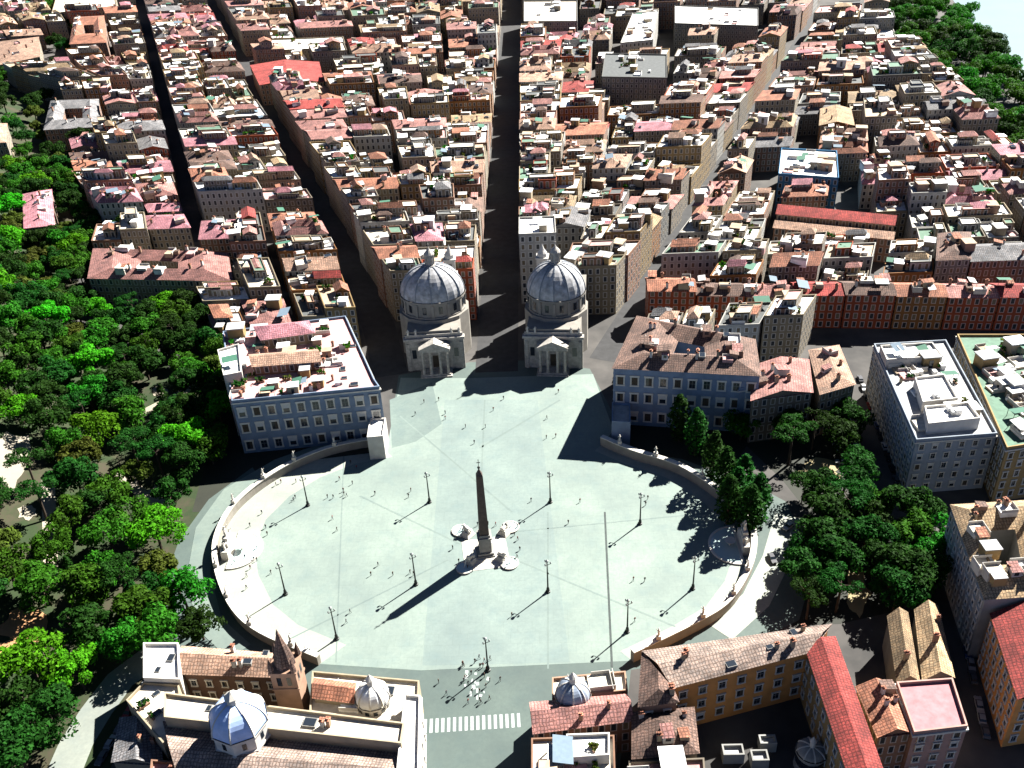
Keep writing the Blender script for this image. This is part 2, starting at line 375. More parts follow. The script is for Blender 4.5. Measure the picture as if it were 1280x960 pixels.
# crossing and white road paint at the gate
PAINT = plain('road_paint', (0.6, 0.66, 0.64), 0.7, 0.12, 1.5)
mb = MB()
a, b = xy(528, 908), xy(652, 900)
for i in range(17):
    t = (i + 0.5) / 17; mb.box((lerp(a[0], b[0], t), lerp(a[1], b[1], t), 0.0), (0.75, 4.2, 0.036), 0.05)
for i in range(16):
    c = xy(588 + random.gauss(4, 7), 840 + i * 2.1); mb.box((c[0], c[1], 0), (random.uniform(0.3, 0.9), random.uniform(0.5, 1.6), 0.034), random.uniform(-0.3, 0.3))
struct('road_markings', mb, PAINT)
# pale promenade outside the right wall, park road, paths and clearings
ribbon('pavement', [xy(*p) for p in ((985, 645), (970, 700), (945, 750), (900, 790))], 8, PALE, 0.07, False)
ribbon('park_road', [xy(*p) for p in ((190, 820), (150, 850), (120, 890), (95, 930), (70, 990))], 9, pavemat('park_road_paving', (0.33, 0.37, 0.34), False), 0.08)
ribbon('ramp_road', [xy(*p) for p in ((420, 556), (350, 580), (290, 615), (258, 660), (248, 720), (262, 780), (300, 815))], 7, pavemat('ramp_paving', (0.24, 0.31, 0.285), False), 0.09, False)
PTH = [[at(*p) for p in q] for q in ([(60, 600), (62, 660), (64, 720)], [(150, 590), (180, 620), (196, 660)], [(170, 520), (230, 490), (270, 470)])]
for q in PTH: ribbon('park_path', [(p.x, p.y) for p in q], 4, WALKM, 0.12)
CLEAR = []
for (px, py, rx, ry, m_) in ((12, 575, 26, 40, WALKM), (34, 640, 12, 10, WALKM), (30, 785, 32, 22, EARTH), (10, 810, 14, 10, EARTH), (1072, 742, 15, 34, SAND), (1025, 590, 26, 16, SAND), (195, 620, 12, 12, WALKM), (200, 490, 10, 8, WALKM)):
    mb = MB(); ps = []
    for i in range(18):
        a = 2 * PI * i / 18; k = random.uniform(0.7, 1.2); q = at(px + rx * math.cos(a) * k, py + ry * math.sin(a) * k); ps.append((q.x, q.y, q.z + 0.14))
    c = at(px, py); CLEAR.append((c.x, c.y, max(abs(ps[0][0] - c.x), abs(ps[9][0] - c.x)), abs(ps[4][1] - c.y)))
    for i in range(18): mb.face([(c.x, c.y, c.z + 0.16), ps[(i + 1) % 18], ps[i]])
    struct('clearing_ground', mb, m_)
# river and embankment road
m, t, b = newmat('river_water', 0.25)
t.links.new(mixc(t, ramp(t, noisec(t, geo(t), 0.02, 4), 0.3, 0.7), (0.15, 0.2, 0.19), (0.165, 0.205, 0.2)), b.inputs['Base Color'])
bp = N(t, 'ShaderNodeBump'); bp.inputs['Strength'].default_value = 0.15; t.links.new(noisec(t, geo(t), 0.6, 3), bp.inputs['Height']); t.links.new(bp.outputs[0], b.inputs['Normal'])
RIV = [(330, 120), (352, 300), (362, 463), (372, 549), (408, 720), (470, 900), (560, 1100), (760, 1400)]
sheet('river', RIV + [(1500, 1400), (900, 700), (560, 100)], 0.05, m)
ribbon('embankment_road', [(286, 200), (293, 330), (300, 460), (310, 560), (345, 700), (400, 860)], 11, ASPH, 0.06, False)

# ------------------------------------------------------------------ streets (edges as x at a given y)
BABL = [(60, -38), (104, -48.7), (150, -60), (269, -103.5), (427, -165.7), (798, -306), (1000, -383)]
def bab(y): return interp(BABL, y)
def rip(y): return 37.6 + 0.404 * (y - 110.7)
def nar(y): return -163 - 0.386 * (y - 244)
def emb(y): return interp([(100, 275), (310, 284), (476, 292), (560, 300), (731, 345), (900, 420)], y)
for nm, fn, wd, y0, y1 in (('avenue_road', lambda y: 1, 17, 104, 980), ('diagonal_road', lambda y: bab(y) + 7.5, 14, 104, 980), ('riverward_road', lambda y: rip(y) + 6.5, 12, 110, 720), ('narrow_road', lambda y: nar(y) + 5, 9, 242, 980)):
    ribbon(nm, [(fn(y), y) for y in range(y0, y1, 40)], wd, ASPH, 0.02, False, 40)

# ------------------------------------------------------------------ buildings
def area(P): return 0.5 * abs(sum(P[i][0] * P[(i + 1) % len(P)][1] - P[(i + 1) % len(P)][0] * P[i][1] for i in range(len(P))))
def ccw(P):
    s = sum(P[i][0] * P[(i + 1) % len(P)][1] - P[(i + 1) % len(P)][0] * P[i][1] for i in range(len(P)))
    return list(P) if s > 0 else list(reversed(P))
def cen(P): return (sum(p[0] for p in P) / len(P), sum(p[1] for p in P) / len(P))
def scl(P, k): c = cen(P); return [(lerp(c[0], p[0], k), lerp(c[1], p[1], k)) for p in P]
def inset(P, d):
    """Offset a convex ccw polygon inwards by d (outwards when negative)."""
    n = len(P); L = []
    for i in range(n):
        a, b = Vector(P[i]), Vector(P[(i + 1) % n]); e = (b - a).normalized(); nn = Vector((-e.y, e.x)); L.append((a + nn * d, e))
    R = []
    for i in range(n):
        (p, e), (q, g) = L[i - 1], L[i]; den = e.x * g.y - e.y * g.x
        if abs(den) < 1e-4: R.append((q.x, q.y)); continue
        t = ((q.x - p.x) * g.y - (q.y - p.y) * g.x) / den; r = p + e * t; R.append((r.x, r.y))
    return R
def dist(a, b): return math.hypot(a[0] - b[0], a[1] - b[1])
def mid(a, b, t=0.5): return (lerp(a[0], b[0], t), lerp(a[1], b[1], t))
def pitched(mb, P, z, rise, hip=0.0, over=0.5, wall=None, axis=None):
    """Gable (hip=0) or hip roof on a ccw quad; returns a height function."""
    Q = inset(P, -over)
    if axis is None: axis = 0 if dist(Q[0], Q[1]) + dist(Q[2], Q[3]) >= dist(Q[1], Q[2]) + dist(Q[3], Q[0]) else 1
    if axis: Q = Q[1:] + Q[:1]; P = P[1:] + P[:1]
    r0, r1 = mid(Q[3], Q[0]), mid(Q[1], Q[2])
    h = min(0.48, hip * dist(Q[0], Q[3]) / 2 / max(dist(r0, r1), 0.1))
    r0, r1 = mid(r0, r1, h), mid(r1, r0, h)
    q = [(p[0], p[1], z) for p in Q]; R0, R1 = (*r0, z + rise), (*r1, z + rise)
    mb.face([q[0], q[1], R1, R0]); mb.face([q[2], q[3], R0, R1])
    if hip > 0: mb.face([q[1], q[2], R1]); mb.face([q[3], q[0], R0])
    elif wall is not None:
        for a, b, r in ((P[1], P[2], r1), (P[3], P[0], r0)):
            m_ = mid(a, b); wall.face([(*a, z), (*b, z), (*m_, z + rise * 0.97)], 0, [(0, 0.02), (0.1, 0.02), (0.05, 0.05)])
    mb.face([(p[0], p[1], z - 0.02) for p in reversed(Q)])
    def hf(s, t):       # s along ridge 0..1, t across 0..1
        a, b = mid(Q[0], Q[1], s), mid(Q[3], Q[2], s); c = mid(a, b, t); return c[0], c[1], z + rise * (1 - abs(2 * t - 1)) * (1 if hip == 0 else min(1, min(s, 1 - s) / max(h, 0.02)))
    return hf
# shared bits that sit on roofs
def bitmesh(nm, fn, mats):
    mb = MB(); fn(mb); return mb.mesh(nm, mats)
def chim(mb): mb.box((0, 0, -0.8), (0.9, 0.7, 2.6)); mb.box((0, 0, 1.8), (1.15, 0.95, 0.18), mat=1); mb.box((0, 0, 1.98), (0.6, 0.4, 0.35), mat=1)
def hut(mb): mb.box((0, 0, -0.5), (3.6, 3.0, 3.1)); mb.box((0, 0, 2.6), (4.0, 3.4, 0.25), mat=1); mb.box((0, -1.5, 0), (0.9, 0.1, 2.0), mat=2)
def awning(mb): 
    mb.face([(-2.2, -1.4, 2.1), (2.2, -1.4, 2.1), (2.2, 1.4, 2.6), (-2.2, 1.4, 2.6)]); mb.face([(-2.2, 1.4, 2.57), (2.2, 1.4, 2.57), (2.2, -1.4, 2.07), (-2.2, -1.4, 2.07)])
    for x in (-2.1, 2.1):
        for y, h in ((-1.3, 2.1), (1.3, 2.55)): mb.box((x, y, 0), (0.1, 0.1, h), mat=1)
def skyl(mb): mb.box((0, 0, -0.4), (1.5, 2.0, 0.75)); mb.box((0, 0, 0.35), (1.25, 1.75, 0.06), mat=1)
def planter(mb):
    mb.box((0, 0, 0), (2.6, 0.8, 0.6))
    for i in range(36):
        c = Vector((random.uniform(-1.4, 1.4), random.uniform(-0.6, 0.6), random.uniform(0.6, 1.7))); r = random.uniform(0.25, 0.5)
        e = Vector((random.gauss(0, 1), random.gauss(0, 1), random.gauss(0, 1))).normalized(); f = e.orthogonal().normalized(); g = e.cross(f)
        mb.face([c + f * r, c + g * r, c - f * r, c - g * r], 1)
def dorm(mb):
    mb.box((0, 0, -1.2), (2.0, 2.6, 2.5)); 
    mb.face([(-1.2, -1.5, 1.3), (1.2, -1.5, 1.3), (1.2, 1.5, 1.75), (-1.2, 1.5, 1.75)], 1); mb.box((0, -1.32, 0.1), (1.0, 0.06, 0.95), mat=2)
def tank(mb): mb.lathe([(0.0, 1.6), (0.85, 1.5), (0.9, 0.2), (0.9, 0)][::-1], n=10)
def terrace(mb): mb.box((0, 0, -1.5), (4.4, 3.6, 2.1)); mb.box((0, 1.75, 0.6), (4.4, 0.1, 0.9), mat=1); mb.box((-2.15, 0, 0.6), (0.1, 3.4, 0.9), mat=1)
def duct(mb): mb.box((0, 0, 0), (1.6, 1.1, 1.2)); mb.box((1.2, 0.2, 0.1), (0.9, 0.9, 0.9), mat=1)
HUTM = [WALL['cream'], FLAT['tan'], GLASS]
CANV = [plain('canvas_' + k, c, 0.8, 0.1, 1.0, 0.1) for k, c in (('white', (0.82, 0.82, 0.8)), ('green', (0.06, 0.2, 0.13)), ('blue', (0.2, 0.28, 0.36)))]
BITS = dict(
    chimney=[bitmesh('chimney', chim, [BARE[k], ROOF['terracotta']]) for k in ('salmon', 'cream', 'white')],
    stair_hut=[bitmesh('stair_hut', hut, [BARE[k], FLAT[f], GLASS]) for k, f in (('cream', 'white'), ('salmon', 'tan'), ('white', 'white'), ('ochre', 'grey'), ('beige', 'white'))],
    awning=[bitmesh('awning', awning, [c, IRON]) for c in CANV],
    skylight=[bitmesh('skylight', skyl, [STONEG, GLASS])],
    planter=[bitmesh('planter', planter, [BARE['salmon'], LEAF[k]]) for k in ('dark', 'mid', 'olive')],
    dormer=[bitmesh('dormer', dorm, [BARE[k], ROOF[r], GLASS]) for k, r in (('cream', 'terracotta'), ('white', 'rose'), ('salmon', 'brown'))],
    water_tank=[bitmesh('water_tank', tank, [FLAT[k]]) for k in ('white', 'grey')],
    terrace=[bitmesh('terrace', terrace, [FLAT[k], BARE['white']]) for k in ('white', 'white', 'cream', 'pink', 'tan')],
    air_unit=[bitmesh('air_unit', duct, [FLAT['white'], FLAT['grey']])],
)
def bit(kind, root, p, base, rz, sc=1.0):
    o = put(kind, random.choice(BITS[kind]), root, (p[0] - base[0], p[1] - base[1], p[2] - base[2]), rz, sc); return o
# window, made once: stone surround, dark pane; local +Y points out of the wall
def winmesh(wd, ht, mat, arch=False):
    mb = MB()
    e = 0.5 if ht > 3 else 0.24
    for x in (-wd / 2 - e / 2, wd / 2 + e / 2): mb.box((x, 0.05, -ht / 2), (e, 0.34, ht))
    mb.box((0, 0.08, ht / 2), (wd + 2 * e + 0.3, 0.5, e * 1.4)); mb.box((0, 0.08, -ht / 2 - e), (wd + 2 * e + 0.2, 0.5, e))
    f = mb.mesh('window', mat)
    mb = MB(); mb.box((0, 0.02, -ht / 2), (wd, 0.06, ht)); mb.box((0, 0.06, -ht / 2), (0.08, 0.06, ht), mat=1); mb.box((0, 0.06, 0.1), (wd, 0.05, 0.08), mat=1)
    L = [mb.mesh('pane', [GLASS, STONEG])] * 3
    for k in range(2):
        q = MB(); q.box((0, 0.02, -ht / 2), (wd, 0.06, ht))
        for sx in ((-1, 1) if k else (-1,)): q.box((sx * wd / 4, 0.08, -ht / 2), (wd / 2 - 0.04, 0.08, ht), mat=1)
        L.append(q.mesh('pane', [GLASS, SHUT]))
    q = MB(); q.box((0, 0.02, -ht / 2), (wd, 0.06, ht)); q.box((0, 0.07, 0), (wd, 0.06, ht / 2), mat=1); L.append(q.mesh('pane', [GLASS, CANV[0]]))
    return f, L
WM = {}
def windows(root, base, a, b, zs, pitch=3.6, size=(1.3, 2.1), mat=None, off=0.0, doors=False):
    """A row of window objects on the wall from a to b (the outside is on the right-hand side going a -> b)."""
    mat = mat or STONE; key = (size, mat.name)
    if key not in WM: WM[key] = winmesh(*size, mat)
    f, p = WM[key]; L = dist(a, b); n = max(1, int((L - 1.2) / pitch)); d = Vector((b[0] - a[0], b[1] - a[1])).normalized(); rz = math.atan2(-d.x, d.y) - 0
    out = Vector((d.y, -d.x)); rz = math.atan2(out.y, out.x) - PI / 2
    for z in zs:
        for i in range(n):
            t = (i + 0.5) / n; q = mid(a, b, t)
            o = put('window', f, root, (q[0] + out.x * 0.03 - base[0], q[1] + out.y * 0.03 - base[1], z - base[2]), rz)
            put('pane', random.choice(p), o)
def parapet(mb, P, z, h=0.9, th=0.4, mat=0):
    I = inset(P, th); n = len(P)
    for i in range(n):
        j = (i + 1) % n
        mb.face([(*P[i], z), (*P[j], z), (*P[j], z + h), (*P[i], z + h)], mat, [(0, 0.02)] * 4)
        mb.face([(*I[j], z), (*I[i], z), (*I[i], z + h), (*I[j], z + h)], mat, [(0, 0.02)] * 4)
        mb.face([(*P[i], z + h), (*P[j], z + h), (*I[j], z + h), (*I[i], z + h)], mat, [(0, 0.02)] * 4)
def building(name, label, cat, P, h, wall, roof, rmat, rise=3.0, hip=0.0, axis=None, win=None, wmat=None, wins_on=(), zs=(), pitch=3.6, size=(1.3, 2.1), bits='', group=None, z0=None, court=0.5, cornice=True, nbits=1.0, over=0.5, attic=()):
    P = ccw(P); c = cen(P); z0 = hill(*c) if z0 is None else z0
    base = (c[0], c[1], z0); root = thing(name, label, cat, base, 0, group)
    W = MB(); zt = z0 + h; zb = z0 - 3
    def walls(Q, flip=False):
        Q = list(reversed(Q)) if flip else Q
        n = len(Q)
        for i in range(n):
            a, b = Q[i], Q[(i + 1) % n]; L = dist(a, b); k = max(1, round(L / 3.0)); q = max(1, round(h / 3.6)); o = i * 13
            W.face([(*a, z0), (*b, z0), (*b, zt), (*a, zt)], 0, [(o, 0), (o + k, 0), (o + k, q), (o, q)])
            if not flip and zb < z0: W.face([(*a, zb), (*b, zb), (*b, z0), (*a, z0)], 0, [(0, 0.02)] * 4)
    walls(P); spots = []; R = MB()
    long_ = None
    if roof == 'pitched' and len(P) == 4:
        hf = pitched(R, P, zt, rise, hip, over, W, axis)
        spots = [('p', hf)]
    elif roof == 'ring':
        k = court; I = scl(P, k); walls(I, True); M = scl(P, (1 + k) / 2); Q = inset(P, -0.5); J = scl(P, k - 0.03)
        for i in range(len(P)):
            j = (i + 1) % len(P)
            R.face([(*Q[i], zt), (*Q[j], zt), (*M[j], zt + rise), (*M[i], zt + rise)]); R.face([(*J[j], zt), (*J[i], zt), (*M[i], zt + rise), (*M[j], zt + rise)])
            R.face([(*J[i], zt - 0.03), (*J[j], zt - 0.03), (*Q[j], zt - 0.03), (*Q[i], zt - 0.03)])
        spots = [('r', None)]
    else:
        I = inset(P, 0.4); R.face([(*p, zt) for p in I]); parapet(W, P, zt)
        spots = [('f', None)]
    wo = W.build('wall', wall, root, base); ro = R.build('roof', rmat, root, base)
    if cornice and roof == 'flat' and zs:
        C = MB(); parapet(C, inset(P, -0.35), zt - 0.7, 0.5, 0.33); C.build('cornice', STONE, root, base)
    for i in wins_on: windows(root, base, P[i], P[(i + 1) % len(P)], [z0 + z for z in zs], pitch, size, wmat)
    if attic and len(P) == 4:
        for (s0, s1, t0, t1, ah, aw, ar_, tilt) in attic:
            A = [mid(mid(P[0], P[1], u), mid(P[3], P[2], u), v_) for u, v_ in ((s0, t0), (s1, t0), (s1, t1), (s0, t1))]
            W2 = MB(); R2 = MB()
            for i in range(4):
                p, q = A[i], A[(i + 1) % 4]; k = max(1, round(dist(p, q) / 3.0)); n_ = max(1, round(ah / 3.4)); W2.face([(*p, zt - 0.5), (*q, zt - 0.5), (*q, zt + ah), (*p, zt + ah)], 0, [(i * 7, 0), (i * 7 + k, 0), (i * 7 + k, n_), (i * 7, n_)])
            if tilt: pitched(R2, A, zt + ah, tilt, random.choice((0, 0.8)), 0.4, W2)
            else: R2.face([(*p, zt + ah - 0.4) for p in A]); parapet(W2, A, zt + ah - 0.4, 0.5, 0.3)
            up = W2.build('upper_storey', aw, root, base); R2.build('roof', ar_, up, base)
    e = Vector((P[1][0] - P[0][0], P[1][1] - P[0][1])); ang = math.atan2(e.y, e.x)
    for kind, cnt in bits:
        for _ in range(cnt):
            rz = ang + random.choice((0, PI / 2, PI, -PI / 2))
            if spots[0][0] == 'p':
                s, t = random.uniform(0.12, 0.88), random.uniform(0.12, 0.88); p = hf(s, t); par = ro
            elif spots[0][0] == 'r':
                i = random.randrange(len(P)); s = random.random(); kk = random.uniform((1 + court) / 2 - 0.1, (1 + court) / 2 + 0.12); M = scl(P, kk); p = mid(M[i], M[(i + 1) % len(P)], s); p = (*p, zt + rise * (1 - abs(kk - (1 + court) / 2) / ((1 - court) / 2))); par = ro
            else:
                for _k in range(25):
                    if len(P) == 4: q = mid(mid(P[0], P[1], random.uniform(0.1, 0.9)), mid(P[3], P[2], random.uniform(0.1, 0.9)), random.uniform(0.1, 0.9))
                    else: q = (random.uniform(min(p[0] for p in P), max(p[0] for p in P)), random.uniform(min(p[1] for p in P), max(p[1] for p in P)))
                    if inpoly(*q, inset(P, 2.0)): break
                p = (*q, zt); par = ro
            bit(kind, par, p, base, rz, random.choice((random.uniform(0.8, 1.2), random.uniform(1.0, 1.7)) if kind != 'chimney' else (1.0, 1.25)))
    return root

# ------------------------------------------------------------------ city filler
NHOUSE = 0
FORM = {}
def quad_split(P, t, axis, gap):
    """Split a quad across its longer side at t, leaving a gap (metres)."""
    if axis == 1: P = P[1:] + P[:1]
    L = (dist(P[0], P[1]) + dist(P[3], P[2])) / 2; g = gap / max(L, 1) / 2
    a, b = mid(P[0], P[1], t - g), mid(P[3], P[2], t - g); c, d = mid(P[0], P[1], t + g), mid(P[3], P[2], t + g)
    return [P[0], a, b, P[3]], [c, P[1], P[2], d]
def subdivide(P, amax, gap, out, amin=0):
    la, lb = dist(P[0], P[1]) + dist(P[3], P[2]), dist(P[1], P[2]) + dist(P[3], P[0])
    if area(P) < amax(cen(P)) and max(la, lb) < 2.3 * min(la, lb) or area(P) < 150: out.append(P); return
    axis = 0 if la > lb else 1
    for q in quad_split(P, random.uniform(0.38, 0.62), axis, gap): subdivide(q, amax, gap, out)
AVOID = []   # (polygon) footprints of hand-built pieces
LOTS = []
def sector(key, rows):
    """rows: list of (y, xl, xr); makes blocks then lots."""
    for (y0, a0, b0), (y1, a1, b1) in zip(rows, rows[1:]):
        blocks = []
        P = [(a0, y0), (b0, y0), (b1, y1 - 4.5), (a1, y1 - 4.5)]
        subdivide(P, lambda c: 3300, random.uniform(3.5, 5.5), blocks)
        for B in blocks:
            lots = []
            subdivide(ccw(B), lambda c: 430 + max(0, c[1] - 160) * 1.15, 0.25, lots)
            for q in lots: LOTS.append((key, ccw(q)))
ys = [147, 178, 214, 250, 288, 326, 366, 408, 452, 498, 548, 600, 656, 716, 780, 850, 925]
sector('C', [(y, bab(y) + 15, -8.5) for y in ys])
sector('D', [(y, 10.5, rip(y)) for y in ys])
sector('E', [(y, rip(y) + 13, min(emb(y), 60 + y * 0.95 + 70)) for y in ys[:-1] if y <= 660])
sector('B', [(y, max(nar(y) + 10, -600), bab(y)) for y in ys if y >= 250])
sector('A', [(y, nar(y) - interp([(250, 44), (330, 60), (500, 70), (560, 120), (930, 220)], y), nar(y)) for y in ys if y >= 250])
sector('F', [(104, 57, 120), (126, 62, 130)])
sector('G', [(122, -114, -55), (180, -140, -72), (240, -152, -94)])
sector('H', [(172, -190, -128), (240, -206, -160)])
SECT = dict(A='beside the park, beyond the narrow street', B='between the narrow street and park-side diagonal', C='between the park-side diagonal and central avenue', D='between the central avenue and riverward diagonal', E='between the riverward diagonal and the river', F='behind the palace near the riverward diagonal', G='behind the palace near the park trees', H='facing the park trees at the narrow street')
def hand_poly(P): AVOID.append(P)

# ------------------------------------------------------------------ obelisk and lion fountains
def obelisk():
    r = thing('obelisk', 'tall dark granite obelisk rising at the centre of the white square', 'obelisk', (0, 0, 0.03), math.radians(8))
    mb = MB(); mb.box((0, 0, 0), (5.6, 5.6, 1.2)); mb.box((0, 0, 1.2), (4.8, 4.8, 0.8)); mb.box((0, 0, 2), (3.7, 3.7, 5.2)); mb.box((0, 0, 7.2), (4.4, 4.4, 0.5)); mb.box((0, 0, 7.7), (3.4, 3.4, 0.9))
    mb.build('pedestal', STONEG, r)
    mb = MB()
    def fr(z0, s0, z1, s1):
        q = [(-1, -1), (1, -1), (1, 1), (-1, 1)]
        for i in range(4):
            a, b = q[i], q[(i + 1) % 4]; mb.face([(a[0] * s0, a[1] * s0, z0), (b[0] * s0, b[1] * s0, z0), (b[0] * s1, b[1] * s1, z1), (a[0] * s1, a[1] * s1, z1)])
    fr(8.6, 1.45, 30.5, 0.95); fr(30.5, 0.95, 33.0, 0.02)
    mb.build('shaft', GRANITE, r)
    mb = MB(); mb.ball((0, 0, 33.3), 0.45); mb.box((0, 0, 33.6), (0.16, 0.16, 2.6)); mb.box((0, 0, 35.0), (1.1, 0.16, 0.16)); mb.build('cross', BRONZE, r)
obelisk()
r = thing('stepped_plinth', 'square stepped white stone plinth under the obelisk', 'plinth', (0, 0, 0.03), math.radians(8))
mb = MB()
for k, (s, z) in enumerate(((13.6, 0), (12.4, 0.12), (11.2, 0.24), (8.6, 0.36), (7.8, 0.5), (7.0, 0.64))):
    h = 0.12 if k < 3 else 0.14
    o_ = s / 2; i_ = (12.4, 11.2, 8.6, 7.8, 7.0, 5.5)[k] / 2
    P = [(-o_, -o_), (o_, -o_), (o_, o_), (-o_, o_)]; mb.prism(P, z, z + h, 0, None)
    Q = [(-i_, -i_), (i_, -i_), (i_, i_), (-i_, i_)]
    for i in range(4): mb.face([(*P[i], z + h), (*P[(i + 1) % 4], z + h), (*Q[(i + 1) % 4], z + h), (*Q[i], z + h)])
mb.build('steps', STONE, r)
def lion_mesh():
    mb = MB()
    mb.ball((0, -0.2, 0.75), (0.62, 1.45, 0.62), 10, 6); mb.ball((0, 0.95, 1.15), (0.62, 0.6, 0.75), 10, 6); mb.ball((0, 1.35, 1.6), (0.42, 0.45, 0.42), 8, 6); mb.ball((0, 1.75, 1.48), (0.22, 0.22, 0.2), 8, 5)
    for s in (-1, 1):
        mb.tube((s * 0.42, 0.7, 0.45), (s * 0.42, 1.75, 0.18), 0.24, 0.17); mb.ball((s * 0.55, -1.0, 0.5), (0.34, 0.6, 0.5), 8, 5); mb.ball((s * 0.3, 1.25, 2.0), 0.13, 6, 4)
    mb.tube((0, -1.5, 0.5), (0.7, -1.3, 0.2), 0.1, 0.07)
    bm = bmesh.new(); me = mb.mesh('lion', STONE, smooth=True)
    tmp = put('lion_tmp', me); md = tmp.modifiers.new('r', 'REMESH'); md.mode = 'VOXEL'; md.voxel_size = 0.12
    dg = bpy.context.evaluated_depsgraph_get(); m2 = bpy.data.meshes.new_from_object(tmp.evaluated_get(dg)); m2.name = 'lion'
    bpy.data.objects.remove(tmp)
    for p in m2.polygons: p.use_smooth = True
    bm.free(); return m2
WATER, t_, b_ = newmat('fountain_water', 0.08); b_.inputs['Base Color'].default_value = (0.3, 0.38, 0.37, 1); b_.inputs['Specular IOR Level'].default_value = 0.5
def lion_fountain():
    r = thing('lion_fountain', 'white lion fountain', 'fountain')
    mb = MB()
    for k in range(5): mb.box((0, 0, k * 0.35), (3.6 - k * 0.35, 3.6 - k * 0.35, 0.35))
    mb.build('stepped_base', STONE, r)
    put('lion', LION, r, (0, 0, 1.75))
    mb = MB(); mb.lathe([(2.7, 0), (2.8, 0.55), (2.45, 0.6), (2.35, 0.35)], (0, 2.9, 0), 24); mb.build('basin', STONE, r)
    mb = MB(); mb.lathe([(2.4, 0.42), (0.0, 0.42)], (0, 2.9, 0), 24); mb.build('water', WATER, r)
    mb = MB(); mb.tube((0, 1.9, 3.25), (0, 3.1, 0.5), 0.07, 0.16); mb.build('water_jet', plain('jet', (0.8, 0.85, 0.85), 0.3), r)
    return r
LION = lion_mesh()
lf = lion_fountain()
k = 0
for (px, py, ang, lab) in ((580, 664, 45, 'white lion fountain beside the obelisk, on its park-side corner nearer the twin churches'), (636, 661, -45, 'white lion fountain behind the obelisk, on the corner facing the riverward church'), (632, 702, -135, 'white lion fountain at the sunlit corner before the obelisk, away from its shadow'), (585, 706, 135, 'white lion fountain crossed by the long shadow of the obelisk')):
    p = xy(px, py); p = (p[0] * 0.96, p[1] * 0.96)
    o = lf if k == 0 else dup(lf, (0, 0, 0), 0)
    o.location = (p[0] * 0.86, p[1] * 0.86, 0.03); o.rotation_euler = (0, 0, math.radians(ang + 8)); o['label'] = lab; o['group'] = 'lion fountains round the obelisk'; k += 1

# ------------------------------------------------------------------ lamp posts on the square
def lamp_post():
    r = thing('lamp_post', 'lamp', 'street lamp')
    mb = MB(); mb.lathe([(0.75, 0), (0.75, 0.4), (0.5, 0.5), (0.42, 1.6), (0.25, 1.9), (0.2, 6), (0.14, 11.6)], n=10); mb.build('post', IRON, r)
    mb = MB()
    for i in range(3):
        a = 2 * PI * i / 3; mb.tube((0, 0, 10.6), (1.0 * math.cos(a), 1.0 * math.sin(a), 11.0), 0.08, 0.07)
    mb.build('arm', IRON, r)
    for i in range(3):
        a = 2 * PI * i / 3; mb = MB(); c = (1.0 * math.cos(a), 1.0 * math.sin(a), 11.0); mb.lathe([(0.1, 0), (0.24, 0.25), (0.28, 0.6), (0.1, 0.8), (0.0, 0.95)], c, 8); mb.build('lantern', LAMPG, r)
    mb = MB(); mb.lathe([(0.1, 0), (0.4, 0.3), (0.45, 0.8), (0.1, 1.1), (0.0, 1.3)], (0, 0, 11.5), 8); mb.build('lantern', LAMPG, r)
    return r
lp = lamp_post(); k = 0
for px, py, lab in ((688, 628, 'behind the obelisk on its riverward side'), (537, 628, 'behind the obelisk on its park side'), (385, 632, 'out toward the curved park-side wall'), (685, 740, 'just before the obelisk, riverward'), (520, 731, 'just before the obelisk near its shadow'), (357, 743, 'near the semicircular park-side basin'), (421, 799, 'on the gate side near the spire'), (784, 790, 'on the gate side near the long barracks'), (866, 736, 'near the curved riverward wall in the sun'), (800, 655, 'close to the tree shadows'), (610, 838, 'midway along the edge facing the gate')):
    p = xy(px, py); o = lp if k == 0 else dup(lp, (0, 0, 0), 0)
    o.location = (*p, 0.04); o['label'] = 'dark iron lamp post with white lanterns, ' + lab; o['group'] = 'lamp posts on the square'; k += 1

